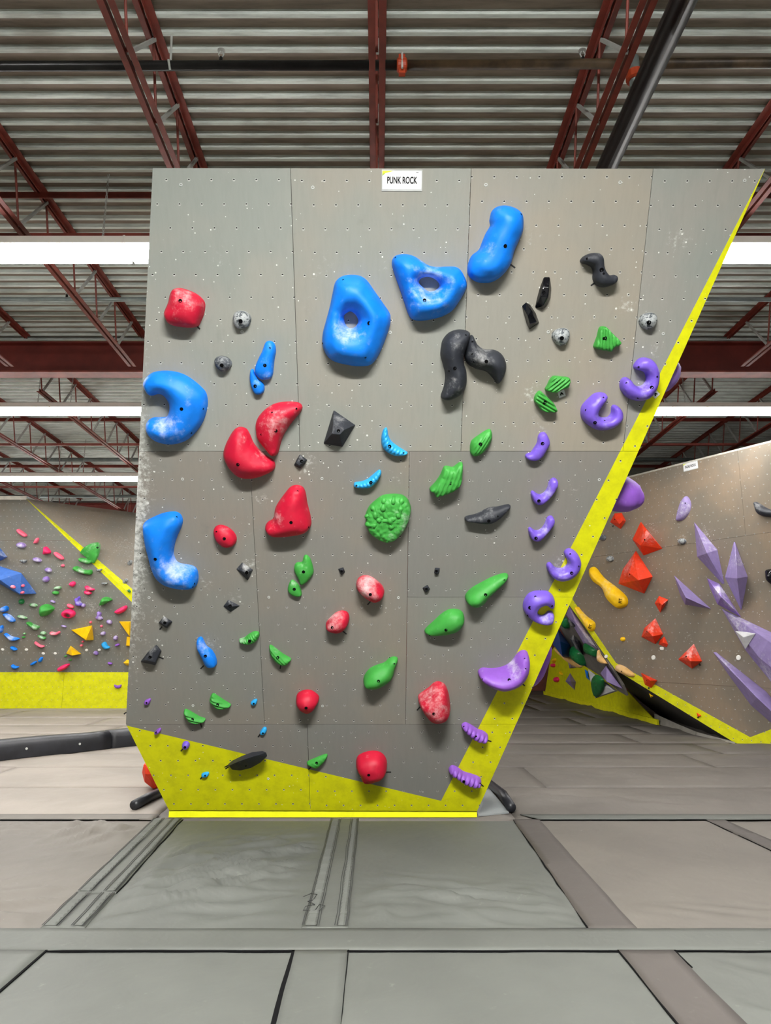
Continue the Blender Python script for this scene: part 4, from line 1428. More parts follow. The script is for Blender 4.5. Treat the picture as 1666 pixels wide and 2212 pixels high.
rolled('foam_roll', [(p0.x, p0.y + .02, .045), ((p0.x + p1.x) / 2, (p0.y + p1.y) / 2, .048), (p1.x + .05, p1.y + .05, .05)], .045, 'short black foam roll sticking out at the left of the wall foot', M_vinyl, 'foam roll')
p0, p1 = on_floor(1106, 1756), on_floor(1060, 1702)
rolled('foam_roll', [(p0.x, p0.y + .02, .045), ((p0.x + p1.x) / 2 + .03, (p0.y + p1.y) / 2, .048), (p1.x - .02, p1.y, .05)], .045, 'short black foam roll sticking out at the right of the wall foot', M_vinyl, 'foam roll')
# grey canvas flap beside the right foot
b = MB()
f0, f1, f2 = on_floor(1034, 1764), on_floor(1100, 1757), on_floor(1056, 1706)
b.add([(f0.x, f0.y, .012), (f1.x, f1.y, .012), (f2.x, f2.y, .02), (f2.x - .2, f2.y + .2, .06), (f0.x, f0.y, .0), (f1.x, f1.y, .0), (f2.x, f2.y, .0), (f2.x - .2, f2.y + .2, .0)], [(0, 1, 2, 3), (0, 4, 5, 1), (1, 5, 6, 2), (2, 6, 7, 3), (3, 7, 4, 0)])
tag(b.build('canvas_flap', canvas('pale_canvas', (130, 134, 134))), 'pale grey canvas flap at the right corner of the wall foot', 'canvas flap')
# orange crumpled ball
pb_ = on_floor(331, 1707)
bm = bmesh.new()
bmesh.ops.create_icosphere(bm, subdivisions=2, radius=0.18)
for v in bm.verts:
    v.co *= 1 + 0.22 * noise.noise(v.co * 9)
    v.co.z *= 0.95
me = bpy.data.meshes.new('hold_body'); bm.to_mesh(me); bm.free()
zmin = min(v.co.z for v in me.vertices)
me.attributes.new('chalk', 'FLOAT', 'POINT')
o = link('climbing_hold', me, HM['orange'])
o.location = (pb_.x + .03, pb_.y + .1, -zmin)
tag(o, 'loose orange faceted hold lying on the mats behind the left of the wall foot', 'climbing hold')
# ================================================================== holds on the leaning wall
bpy.context.view_layer.update()
m = MAIN
def mh(*a, **k):
    return hold(m, *a, **k)
# --- blue
mh('B', 'blue', .17, 'large blue teardrop hold with a hole, lower left of the punk rock sign', '260,1050 300,1000 360,975 450,973 510,990 560,1030 620,1115 690,1215 755,1310 768,1360 762,1430 720,1560 670,1680 620,1760 570,1795 490,1803 400,1795 270,1765 200,1720 160,1650 146,1590 152,1500 180,1390 215,1260 240,1140',
   (573, 1408), holes=['343,1345 375,1315 410,1308 450,1340 470,1380 468,1410 440,1450 390,1457 360,1430 347,1390'], chalk=[(380, 1480, 130, 1.0)], rnd=.95, prof=1.8, bolts=[(340, 1020), (157, 1590), (540, 1716)])
mh('B', 'blue', .16, 'large blue three-cornered hold with an oval hole, touching the panel seam', '778,860 785,830 810,800 860,785 920,785 985,805 1050,845 1110,885 1180,900 1280,897 1350,898 1390,915 1425,960 1455,1030 1458,1085 1430,1150 1380,1230 1330,1295 1250,1345 1150,1375 1060,1388 990,1385 950,1365 920,1310 890,1220 850,1100 810,990 785,910',
   (1072, 1203), holes=['1028,1030 1050,1003 1100,990 1150,1000 1195,1030 1212,1065 1200,1095 1160,1120 1110,1120 1060,1080 1035,1055'], chalk=[(1110, 1060, 190, .9)], rnd=.95, prof=1.7, bolts=[(811, 819)])
mh('C', 'blue', .17, 'large smooth blue bean hold, highest on the leaning wall', '292,180 305,130 340,95 395,80 450,88 505,110 545,150 555,210 548,290 515,370 480,450 460,530 420,600 370,650 310,685 250,692 190,685 140,655 115,610 120,540 150,475 205,430 230,370 260,300 295,240 288,210',
   (405, 404), chalk=[(270, 440, 60, .5)], prof=2.0, bolts=[(528, 157)])
mh('D', 'blue', .15, 'large blue crescent hold with white chalk, at the left edge of the leaning wall', '75,560 70,520 95,470 150,430 240,415 340,422 430,450 510,500 580,560 620,610 635,680 630,750 600,850 560,920 500,990 430,1040 350,1062 270,1062 180,1035 120,985 92,920 105,860 150,830 220,825 270,820 295,780 300,720 280,670 245,630 200,620 150,635 110,620',
   (415, 746), chalk=[(290, 890, 130, .95), (480, 640, 70, .55)], prof=2.0, bolts=[(91, 588), (603, 744), (500, 956)])
mh('G', 'blue', .15, 'large blue boot-shaped hold with a chalked toe, lower left of the leaning wall', '105,440 125,395 220,345 300,318 380,312 425,335 445,385 435,440 395,530 370,620 370,690 400,745 460,765 520,775 565,805 580,870 572,930 540,965 460,970 380,960 290,930 220,870 180,790 150,680 120,560',
   (220, 706), chalk=[(400, 800, 150, 1.0)], prof=2.0, bolts=[(402, 344), (554, 915), (540, 944)])
mh('D', 'blue', .07, 'upper of two small blue holds that nest together', '1145,170 1170,150 1205,152 1235,185 1242,245 1230,310 1222,380 1215,445 1190,485 1120,490 1080,460 1057,420 1060,370 1090,300 1120,240', (1147, 363), chalk=[(1150, 470, 60, .6), (1150, 340, 60, .4)], bolts=[(1191, 211)])
mh('D', 'blue', .055, 'lower of two small blue holds that nest together', '1020,405 1045,395 1055,430 1085,480 1130,520 1142,555 1135,600 1095,622 1055,610 1025,550 1012,480', (1062, 545), chalk=[(1080, 510, 40, .6)])
mh('E', 'sky', .06, 'ribbed sky blue crescent hold crossing the long horizontal seam', '545,320 560,265 585,242 597,265 605,310 630,355 680,395 735,430 762,448 745,468 690,477 630,465 575,430 548,385', (613, 394), ridges=(-40, .026, .009), dens=2.2, bolts=[(728, 450)])
mh('E', 'sky', .06, 'ribbed sky blue crescent hold just below the long horizontal seam', '318,715 330,692 380,685 430,665 480,625 520,592 543,597 543,630 515,680 480,715 440,735 380,738 330,730', (460, 690), ridges=(35, .026, .009), dens=2.2, bolts=[(342, 716)])
mh('J', 'blue', .075, 'chalky blue slipper-shaped hold at lower left of the leaning wall', '650,350 660,320 690,308 710,335 735,385 780,420 815,480 825,540 800,562 750,560 720,530 690,470 655,400', (728, 466), chalk=[(690, 390, 60, .8), (750, 440, 40, .5)])
mh('J', 'sky', .03, 'tiny blue foot hold above the lowest horizontal seam', '1118,862 1145,840 1172,838 1168,870 1145,888 1122,880', (1143, 873), br=.008)
mh('J', 'sky', .03, 'tiny blue foot hold just below the lowest horizontal seam', '1198,1115 1225,1080 1250,1080 1254,1110 1230,1138 1200,1135', (1222, 1126), br=.008)
mh('J', 'sky', .03, 'tiny blue foot hold low on the yellow triangle', '695,1480 720,1465 755,1463 758,1485 735,1502 700,1500', (726, 1490), br=.008)
# --- red
mh('A', 'red', .14, 'squarish crimson hold high on the left of the leaning wall', '300,1105 345,1090 400,1100 500,1140 570,1200 587,1250 575,1330 550,1390 520,1440 440,1452 330,1440 260,1410 225,1350 222,1310 260,1220 272,1160', (373, 1207), chalk=[(400, 1170, 120, .6), (500, 1250, 60, .7)], rnd=.9, prof=2.3)
mh('D', 'red', .14, 'dusty red half-moon hold, upper of the big pair', '1062,950 1058,890 1085,820 1150,750 1230,705 1320,688 1410,690 1460,708 1473,745 1450,790 1390,860 1340,930 1300,1000 1275,1080 1260,1140 1235,1163 1195,1160 1150,1110 1100,1050 1070,1000', (1243, 937), chalk=[(1260, 880, 140, .75)], tilt=(-20, .25), bolts=[(1211, 778), (1115, 970), (1424, 744)])
mh('D', 'red', .15, 'bright red boomerang hold, lower of the big pair', '850,960 890,920 935,912 980,930 1010,980 1040,1050 1090,1110 1160,1170 1215,1205 1233,1250 1220,1290 1150,1330 1060,1360 970,1365 900,1345 840,1290 800,1230 775,1160 785,1090 810,1030', (910, 1233), chalk=[(1110, 1140, 80, .6), (960, 990, 60, .3)])
mh('G', 'red', .16, 'large bright red bell-shaped hold in the middle of the left half', '1340,135 1380,95 1430,83 1480,100 1505,150 1520,240 1545,340 1555,410 1540,455 1490,495 1400,515 1300,525 1220,520 1170,485 1155,440 1180,400 1225,370 1240,290 1270,230', (1384, 392), chalk=[(1250, 340, 70, .7)], bolts=[(1440, 124), (1532, 433)])
mh('G', 'red', .08, 'small oval red hold beside the toe of the blue boot hold', '718,455 745,425 790,420 850,445 900,495 915,545 895,590 850,610 800,605 745,560 720,510', (811, 531), chalk=[(800, 480, 60, .25)], bolts=[(745, 470)])
mh('H', 'red', .14, 'heavily chalked red oval hold under a tiny black chip', '340,345 360,310 410,290 470,305 540,360 570,410 560,460 520,490 470,493 410,460 355,410 338,375', (455, 433), chalk=[(430, 370, 100, 1.15), (500, 440, 50, .8)])
mh('H', 'red', .12, 'chalked red bean hold, lower left of the chalked oval one', '88,690 110,650 170,595 220,578 265,590 283,630 275,680 240,725 190,745 140,740 98,720', (144, 704), chalk=[(160, 650, 80, 1.0)])
mh('K', 'red', .14, 'plain crimson rounded hold just above the lowest seam', '118,220 130,190 170,170 215,170 255,195 270,220 255,255 230,285 190,295 145,275 122,245', (186, 271), prof=2.3)
mh('K', 'red', .23, 'large rose red egg-shaped hold low on the right half', '922,220 940,200 990,165 1030,130 1065,125 1100,145 1120,190 1132,250 1130,300 1100,335 1040,350 985,335 945,285 925,250', (1022, 310), chalk=[(1020, 230, 170, .6)], prof=2.2)
mh('K', 'red', .19, 'lowest crimson hold, straddling the grey and yellow paint', '513,640 530,605 590,580 650,578 690,598 713,635 715,680 690,715 640,735 590,745 550,735 535,700 515,665', (596, 710), prof=2.4)
# --- green
mh('E', 'green', .11, 'round green hold with rough pitted face and raised veins', '415,970 430,920 455,880 500,840 550,805 620,792 700,795 750,820 780,870 790,920 775,990 745,1060 700,1120 640,1165 570,1175 500,1140 450,1100 425,1050', (611, 1003), rnd=.28, prof=2.4, rough=.012, chalk=[(760, 990, 110, .8), (700, 1110, 80, .7)], dens=1.5)
mh('E', 'green', .10, 'fan-shaped green hold with long curved ridges', '940,748 990,690 1030,630 1060,565 1100,562 1130,570 1165,545 1190,530 1212,535 1210,620 1200,690 1165,740 1100,775 1040,795 990,805 975,775', (1112, 696), ridges=(-20, .03, .016, 6.0), prof=2.6, rnd=.5, dens=1.5)
mh('E', 'green', .07, 'green leaf hold with fine ribs crossing the horizontal seam', '1275,380 1290,345 1350,300 1410,262 1440,260 1455,300 1445,360 1400,430 1350,470 1300,478 1275,450 1272,410', (1356, 376), ridges=(-30, .022, .01), dens=2.6)
mh('C', 'green', .06, 'green pleated hold, highest of the green ones on the right', '1140,1050 1160,1032 1195,1038 1240,1085 1303,1150 1290,1185 1255,1195 1230,1230 1200,1222 1165,1220 1100,1198 1110,1150 1125,1110', (1190, 1125), ridges=(8, .024, .020), rnd=.4, dens=2.6, prof=3.0)
mh('C', 'green', .06, 'green pleated hold with a white arrow tag under it', '760,1440 790,1420 850,1425 905,1435 903,1490 880,1515 840,1525 790,1550 720,1530 735,1490', (818, 1467), ridges=(-50, .024, .020), rnd=.4, dens=2.6, prof=3.0)
mh('F', 'green', .055, 'green pleated hold left of the white arrow tag', '310,423 345,450 390,490 440,545 460,600 425,612 380,612 330,598 290,550 262,515 270,465', (357, 524), ridges=(60, .024, .020), rnd=.4, dens=2.6, prof=3.0)
mh('G', 'green', .06, 'upper green mitten-shaped hold of a small pair', '1485,710 1495,680 1520,675 1550,710 1572,780 1575,830 1545,880 1500,920 1465,930 1445,880 1412,820 1410,770 1430,740 1475,735', (1491, 815), chalk=[(1480, 800, 60, .35)])
mh('G', 'green', .045, 'lower green stubby hold of a small pair', '1375,900 1395,885 1430,910 1460,950 1475,1000 1468,1025 1430,1030 1380,1010 1355,975 1360,935', (1411, 964), chalk=[(1400, 920, 40, .5)])
mh('J', 'green', .055, 'small green fan hold with a pale chalked end', '1018,325 1060,310 1110,275 1150,258 1185,265 1190,295 1170,335 1130,360 1080,365 1030,350', (1108, 337), ridges=(35, .02, .01), chalk=[(1040, 325, 40, 1.0)], dens=2.6)
mh('J', 'green', .055, 'small green ribbed hold below the chalked fan hold', '1275,385 1295,378 1340,410 1400,455 1460,490 1455,515 1420,545 1370,540 1320,505 1285,455', (1350, 478), ridges=(40, .022, .01), chalk=[(1330, 420, 50, .5)], dens=2.6)
mh('J', 'green', .055, 'green half-leaf hold, upper of two near the lowest seam', '765,830 790,790 830,810 890,850 945,885 930,905 880,918 830,915 790,880 768,855', (833, 884), ridges=(70, .026, .015), dens=2.6)
mh('J', 'green', .05, 'green half-leaf hold, lower of two near the lowest seam', '542,945 560,925 620,955 680,990 728,1007 715,1030 660,1040 600,1030 560,985', (617, 1010), ridges=(70, .026, .015), dens=2.6)
mh('K', 'green', .05, 'small green boat-shaped hold on the edge of the yellow paint', '190,630 240,605 290,585 322,577 322,600 290,640 250,665 210,650', (255, 632), ridges=(60, .03, .006), dens=1.5)
mh('H', 'green', .16, 'long green teardrop hold pointing up to the right, highest of three', '1235,470 1250,435 1300,390 1380,345 1460,305 1540,278 1580,277 1590,300 1560,345 1500,400 1440,450 1390,505 1330,533 1280,525 1245,500', (1399, 436), tilt=(215, .45), bolts=[(1551, 315)])
mh('H', 'green', .16, 'broad green teardrop hold with its tip at lower left, middle of three', '900,750 920,720 980,665 1040,610 1100,575 1160,570 1210,590 1230,640 1215,690 1175,735 1120,760 1040,778 960,785 915,770', (1074, 723), tilt=(30, .45), bolts=[(941, 767)])
mh('H', 'green', .16, 'green leaf hold with a thin neck at upper right, lowest of three', '397,1150 410,1110 450,1060 510,1030 570,1010 610,975 650,962 680,972 680,1000 660,1050 640,1120 590,1165 520,1195 450,1198 405,1180', (522, 1142), tilt=(220, .4), bolts=[(651, 999)])
# --- purple
mh('F', 'purple', .11, 'purple curl hold with a white arrow tag, against the yellow edge', '1143,225 1150,190 1190,145 1240,133 1300,150 1340,200 1358,260 1352,350 1320,430 1270,490 1200,515 1140,510 1080,480 1030,420 1022,360 1040,320 1075,305 1110,325 1140,365 1185,388 1225,375 1250,340 1250,290 1225,255 1180,245', (1293, 394), chalk=[(1230, 390, 90, .6)], bolts=[(1180, 216), (1072, 355), (1342, 300), (1172, 486)])
mh('F', 'purple', .11, 'glossy purple curl hold open at the top, left of the tagged one', '800,450 850,440 895,450 907,480 890,515 850,570 825,620 840,650 880,662 920,655 945,620 948,570 970,550 1010,565 1040,610 1042,665 1010,715 950,755 880,773 810,768 750,735 700,690 678,640 682,575 710,530 760,480', (795, 703), chalk=[(860, 660, 90, .5)], bolts=[(869, 484), (715, 593), (880, 686)])
mh('F', 'purple', .07, 'purple banana hold crossing the horizontal seam, highest of three bananas', '300,820 330,790 365,795 390,835 402,885 370,950 330,1010 275,1040 220,1035 185,1010 195,980 230,970 260,930 290,880', (335, 887), chalk=[(290, 930, 60, .4)])
mh('F', 'purple', .08, 'purple banana hold with a chalked middle, second of three bananas', '235,1320 250,1303 275,1320 310,1338 350,1320 380,1280 395,1225 430,1192 465,1205 470,1245 445,1300 400,1360 345,1410 290,1425 255,1395 238,1360', (303, 1390), chalk=[(370, 1310, 70, .85)])
mh('F', 'purple', .08, 'purple banana hold with a chalked middle, lowest of three bananas', '212,1640 230,1625 255,1645 290,1655 330,1635 360,1590 380,1540 415,1525 440,1550 435,1590 400,1640 350,1700 300,1740 250,1735 222,1700', (277, 1717), chalk=[(340, 1640, 70, .85)])
mh('I', 'purple', .10, 'purple crescent hold open at upper left, on the yellow edge', '1310,150 1340,110 1390,100 1450,130 1500,190 1523,260 1510,340 1460,420 1390,475 1300,503 1220,500 1150,460 1100,390 1083,320 1100,285 1135,280 1165,310 1200,345 1260,355 1320,335 1355,290 1350,240 1325,195', (1400, 405), chalk=[(1250, 380, 110, .75), (1360, 290, 60, .6)], bolts=[(1382, 160), (1488, 318)])
mh('I', 'purple', .11, 'purple C-shaped hold open at the right, on the yellow edge', '800,760 850,690 920,655 1010,648 1100,655 1160,700 1188,760 1180,830 1145,860 1110,850 1090,825 1040,822 990,850 968,900 975,945 1010,965 1060,955 1100,915 1140,908 1178,940 1175,1010 1140,1055 1060,1070 980,1055 900,1020 830,960 785,890 783,820', (867, 850), chalk=[(1080, 990, 100, .75)], br=.016, bolts=[(934, 708), (1148, 827), (840, 951)])
mh('I', 'violet', .2, 'large violet crescent hold with a chalk patch, reaching onto the yellow edge', '205,1730 220,1690 270,1665 350,1672 450,1668 550,1640 630,1590 680,1530 730,1465 790,1437 840,1450 865,1510 865,1600 840,1690 780,1780 700,1840 600,1880 500,1892 400,1870 310,1830 240,1780', (597, 1778), chalk=[(660, 1630, 90, 1.1)], bolts=[(797, 1505), (255, 1770), (808, 1636)])
mh('K', 'violet', .075, 'upper ribbed violet caterpillar hold on the yellow edge', '1205,390 1230,373 1270,390 1310,415 1350,430 1378,455 1375,485 1335,492 1290,478 1245,445 1215,415', (1297, 461), ridges=(-32, .042, .022), dens=2.6, bolts=[(1219, 394)])
mh('K', 'violet', .075, 'lower ribbed violet caterpillar hold on the yellow edge', '1120,680 1140,655 1175,665 1220,695 1270,710 1320,730 1335,760 1315,782 1270,780 1210,755 1160,720 1130,705', (1219, 754), ridges=(-28, .042, .022), dens=2.6, bolts=[(1326, 765)])
mh('J', 'violet', .03, 'tiny lilac forked foot hold above the lowest seam', '203,865 215,845 255,832 258,855 240,880 212,880', (224, 866), br=.008)
mh('J', 'violet', .035, 'tiny lilac peg foot hold at the top of the yellow triangle', '292,1120 310,1100 340,1085 347,1105 325,1130 300,1132', (308, 1122), br=.009)
mh('J', 'purple', .05, 'small purple ball foot hold on the yellow triangle', 'e 560 1232 66 62', (553, 1248), br=.011)
# --- black
mh('B', 'black', .15, 'large black curved hold standing upright, left of the black pair', '1225,1620 1240,1560 1290,1500 1360,1470 1430,1470 1480,1490 1490,1520 1470,1600 1440,1680 1430,1760 1455,1850 1455,1960 1420,2040 1360,2085 1290,2110 1235,2095 1222,2065 1250,1980 1262,1880 1240,1780 1218,1700', (1345, 1815), chalk=[(1350, 1600, 90, .4), (1330, 1980, 90, .5)], prof=1.7, ridges=(0, .2, .02), bolts=[(1443, 1518), (1296, 1840)])
mh('C', 'black', .14, 'large black curved hold leaning down to the right, right of the black pair', '95,1230 110,1140 150,1100 175,1140 195,1180 250,1215 330,1220 390,1260 418,1330 410,1400 375,1470 345,1488 320,1450 260,1390 180,1370 115,1330 90,1280', (257, 1307), chalk=[(220, 1270, 90, .85)], prof=1.7, bolts=[(148, 1153), (148, 1250), (160, 1310)])
mh('C', 'black', .10, 'small black wavy hold in the upper right of the leaning wall', '997,520 1015,490 1060,465 1110,455 1150,462 1175,500 1180,560 1195,600 1225,632 1262,627 1285,645 1280,680 1255,705 1210,722 1170,727 1120,705 1095,660 1098,610 1085,570 1040,545 1005,535', (1160, 590), chalk=[(1130, 520, 60, .3)], br=.015, bolts=[(1045, 503), (1175, 620)])
mh('C', 'gloss', .07, 'glossy black wedge hold, upper right of a shiny pair', '705,655 750,655 762,740 755,810 725,870 690,892 640,878 655,810 675,735', (706, 768), kind='facet', peaks=[(700, 720, .045), (748, 725, .05), (740, 800, .07), (680, 800, .06), (700, 870, .05)], bevel=.006, grow=1.1)
mh('C', 'gloss', .07, 'glossy black wedge hold, lower left of a shiny pair', '540,880 570,853 600,870 640,930 665,1000 595,1050 575,1010 555,940', (607, 955), kind='facet', peaks=[(565, 920, .05), (605, 910, .05), (650, 995, .05), (596, 1010, .065), (580, 950, .07)], bevel=.006, grow=1.1)
mh('E', 'black', .13, 'large black faceted pyramid hold above the long horizontal seam', '155,95 335,220 228,400 70,375', (195, 268), kind='facet', peaks=[(152, 200, .10), (245, 258, .12), (205, 300, .13), (140, 293, .12)], chalk=[(190, 210, 70, .6)], bevel=.004)
mh('D', 'black', .05, 'small black chip hold in a burst of white chalk', '1455,1140 1520,1190 1500,1230 1455,1270 1400,1240 1430,1180', (1470, 1205), kind='facet', peaks=[(1465, 1165, .03), (1500, 1200, .045), (1450, 1245, .045), (1420, 1215, .035)], chalk=[(1450, 1190, 50, .6)], bevel=.004)
mh('G', 'black', .07, 'black pyramid hold with a chalk-covered top face', '965,730 1060,795 1030,865 1012,890 912,790', (1003, 824), kind='facet', peaks=[(1000, 825, .065)], chalk=[(1000, 770, 60, 1.2)], bevel=.004)
mh('G', 'black', .05, 'flat black diamond hold below the chalk-topped pyramid', '845,1050 950,1105 865,1160 800,1110', (861, 1107), kind='facet', peaks=[(862, 1112, .045), (850, 1105, .04)], chalk=[(860, 1070, 40, .7)], bevel=.004)
mh('J', 'black', .055, 'small black square hold with chalked upper edge, far left', '375,120 450,170 400,230 325,180', (381, 180), kind='facet', peaks=[(372, 150, .05), (425, 175, .05), (395, 210, .05), (345, 180, .05)], chalk=[(370, 140, 45, .9)], bevel=.005)
mh('J', 'black', .09, 'black ridged wedge hold near the left edge, above the lilac foot hold', '310,365 355,420 330,480 300,545 170,515 235,430', (255, 475), kind='facet', peaks=[(300, 395, .06), (345, 420, .05), (225, 505, .085), (300, 520, .07), (200, 500, .06)], chalk=[(260, 420, 60, .7)], bevel=.005)
mh('E', 'black', .10, 'long black wing-shaped hold with a scalloped top edge', '1228,1000 1240,975 1320,955 1390,920 1440,900 1500,895 1560,880 1600,878 1605,900 1570,940 1510,995 1440,1030 1370,1030 1290,1020 1245,1012', (1425, 1005), chalk=[(1380, 960, 120, .4)], tilt=(-100, .3), bolts=[(1497, 968)])
mh('J', 'black', .16, 'big black half-disc ledge low on the left, over the paint line', '920,1395 960,1360 1040,1320 1130,1288 1220,1277 1245,1300 1200,1350 1120,1390 1030,1410 950,1410', (1075, 1405), kind='facet', peaks=[(930, 1406, .11), (985, 1380, .14), (1070, 1348, .16), (1160, 1318, .15), (1250, 1291, .11), (1260, 1322, .10), (1200, 1380, .10), (1120, 1425, .09), (1030, 1447, .08), (960, 1440, .08)], bevel=.004, br=.009)
mh('H', 'black', .03, 'tiny black chip foot hold left of the chalked red oval', '190,222 235,208 250,250 218,275 205,255', (220, 243), kind='facet', peaks=[(208, 230, .03), (235, 228, .03), (222, 262, .03)], bevel=.003, br=.01)
mh('H', 'black', .03, 'tiny black square foot hold, upper of two in the middle right', '985,212 1025,215 1020,255 1000,275 975,255', (997, 241), kind='facet', peaks=[(985, 228, .03), (1018, 228, .03), (1010, 262, .03), (985, 255, .03)], bevel=.003, br=.011)
mh('H', 'black', .03, 'tiny black diamond foot hold, lower of two in the middle right', '880,378 922,352 946,388 912,420 890,400', (914, 387), kind='facet', peaks=[(898, 380, .03), (925, 368, .03), (930, 395, .03), (908, 408, .03)], bevel=.003, br=.011)
# --- grey swirled
mh('A', 'swirl', .07, 'round black and white marbled hold beside the squarish crimson hold', '843,1360 860,1315 905,1297 960,1305 1000,1340 1008,1385 990,1430 930,1458 880,1455 850,1410', (915, 1390), br=.015)
mh('C', 'swirl', .07, 'pale marbled round hold below the shiny black pair', '770,1110 790,1070 840,1047 890,1050 912,1080 905,1130 880,1170 840,1185 800,1165', (848, 1125), br=.015)
mh('C', 'swirl', .07, 'pale marbled round hold near the yellow edge at upper right', '1453,980 1480,945 1530,925 1575,930 1597,965 1585,1020 1550,1055 1500,1055 1465,1025', (1530, 1003), br=.015)
mh('D', 'dswirl', .07, 'dark marbled round hold above the blue crescent', '700,330 715,295 765,280 825,300 855,345 840,390 795,420 750,410 715,375', (768, 363), br=.014)

# raised veins on the round green hold, as a part of it
vh = [o for o in bpy.data.objects if o.get('label', '').startswith('round green hold')][0]
from mathutils.bvhtree import BVHTree
bm = bmesh.new(); bm.from_mesh(vh.data); tr = BVHTree.FromBMesh(bm)
iv = vh.matrix_world.inverted()
def on_hold(cx_, cy_):
    q = px('E', cx_, cy_)
    r_ = tr.ray_cast(iv @ CAM, (iv.to_3x3() @ ray(*q)).normalized())
    return r_[0]
for path, w_ in (([(640, 1000), (590, 985), (560, 930), (560, 870), (575, 815)], .02), ([(600, 1000), (540, 1010), (500, 985), (490, 920), (465, 885)], .02), ([(620, 1000), (680, 980), (700, 930), (705, 870), (715, 815)], .02), ([(610, 990), (640, 1050), (590, 1060)], .024), ([(420, 1030), (460, 1045), (515, 1040)], .02), ([(640, 870), (650, 795)], .016), ([(430, 960), (440, 1000)], .022)):
    P3 = []
    for i in range(len(path) - 1):
        for t in np.linspace(0, 1, 6, endpoint=False):
            h_ = on_hold(path[i][0] * (1 - t) + path[i + 1][0] * t, path[i][1] * (1 - t) + path[i + 1][1] * t)
            if h_ is not None:
                P3.append(h_ - Vector((0, 0, w_ * .45)))
    if len(P3) > 2:
        b = MB(); b.tube(P3, [w_ * (.9 + .25 * math.sin(i)) for i in range(len(P3))], 10)
        q = b.build('raised_vein', HM['green'], vh, None, True)
bm.free()

# side-face holds that show past the yellow edge
def edge_hold(x, y, L, W, Hh, back, col, label, rot=0.0):
    t = (y - 365) / (1765 - 365)
    p = on_plane(x, y, MAIN.o, MAIN.n)
    e0, e1 = MAIN.w(*front[1]), MAIN.w(*front[2])
    ed = (e1 - e0).normalized()
    k = (p - e0).dot(ed)
    p = e0 + ed * k + Vector((0, back, 0))
    yv = Vector((0, 1, 0))
    n_ = ed.cross(yv)
    if n_.x < 0:
        n_ = -n_
    fr = Frame(p, ed, n_)
    q = [(L / 2 * math.cos(2 * math.pi * i / 16) * (1 + .12 * math.sin(2 * math.pi * i / 8)), W / 2 * math.sin(2 * math.pi * i / 16)) for i in range(16)]
    N_HOLD[0] += 1
    me, _, _ = blob_mesh('hold_body', q, Hh, seed=N_HOLD[0], prof=2.2)
    o = link('climbing_hold', me, HM[col], None, fr.m)
    tag(o, label, 'climbing hold')
edge_hold(1486, 752, .16, .2, .09, .45, 'violet', 'small mauve hold peeking out behind the upper yellow edge')
edge_hold(1468, 785, .26, .3, .10, .25, 'lav', 'pale lilac hold bulging past the upper yellow edge, against the girder')
edge_hold(1349, 1043, .31, .34, .25, .30, 'violet', 'large smooth violet hold bulging past the yellow edge above the orange holds')
edge_hold(1172, 1435, .50, .36, .13, .40, 'violet', 'chalky violet hold sticking out behind the yellow edge near the arch')
edge_hold(1108, 1572, .24, .20, .07, .3, 'violet', 'ribbed violet hold peeking past the yellow edge close to the floor')

# ------------------------------------------------------------------ black tape tabs beside holds
def tape(crop, x0, y0, x1, y1, label, w=.011, fr=None):
    fr = fr or MAIN
    a, b_ = fr.uv(*px(crop, x0, y0)), fr.uv(*px(crop, x1, y1))
    d = (b_ - a) / np.linalg.norm(b_ - a)
    s = np.array((-d[1], d[0])) * w / 2
    c = (a + b_) / 2
    a2, b2 = a - c, b_ - c
    vs = [(*(a2 + s), 0), (*(a2 - s), 0), (*(b2 - s), 0), (*(b2 + s), 0)]
    vs += [(v[0], v[1], .0015) for v in vs]
    o = link('tape_marker', mesh('tape_marker', vs, [(3, 2, 1, 0), (4, 5, 6, 7), (0, 1, 5, 4), (1, 2, 6, 5), (2, 3, 7, 6), (3, 0, 4, 7)]), M_tape, None, fr.m @ Matrix.Translation((c[0], c[1], 0)))
    tag(o, label, 'tape marker')
TP = [('C', 445, 548, 482, 575, 'at the lower right of the highest blue bean hold'), ('C', 1112, 688, 1074, 714, 'below the small black wavy hold'), ('D', 540, 5, 578, 46, 'under the squarish crimson hold'),
      ('J', 358, 212, 337, 238, 'under the small black square hold'), ('J', 332, 473, 371, 489, 'beside the black ridged wedge hold'), ('J', 716, 546, 688, 574, 'under the chalky blue slipper-shaped hold'),
      ('J', 1376, 540, 1370, 573, 'under the small green ribbed hold'), ('J', 688, 1042, 698, 1076, 'under the lower green half-leaf hold'), ('J', 542, 1252, 518, 1280, 'under the purple ball foot hold'),
      ('J', 1200, 1132, 1180, 1160, 'under the tiny blue hold below the lowest seam'), ('J', 705, 1493, 686, 1520, 'under the tiny blue hold on the yellow triangle'),
      ('J', 928, 1400, 893, 1418, 'at the left tip of the black half-disc ledge, upper strip'), ('J', 930, 1412, 900, 1432, 'at the left tip of the black half-disc ledge, lower strip'), ('J', 1642, 1408, 1612, 1437, 'under the small green boat-shaped hold'),
      ('H', 457, 488, 432, 516, 'under the chalked red oval hold'), ('H', 230, 731, 261, 757, 'beside the chalked red bean hold'), ('I', 752, 1815, 797, 1853, 'under the large violet crescent hold'),
      ('K', 932, 263, 912, 286, 'left of the rose red egg-shaped hold'), ('K', 706, 690, 743, 690, 'right of the lowest crimson hold'), ('K', 1373, 482, 1399, 490, 'right of the upper ribbed caterpillar hold'),
      ('K', 1328, 768, 1348, 784, 'right of the lower ribbed caterpillar hold'), ('J', 30, 962, 52, 946, 'at the left edge just above the lowest seam')]
for (c_, x0, y0, x1, y1, w_) in TP:
    tape(c_, x0, y0, x1, y1, 'short strip of black tape ' + w_)

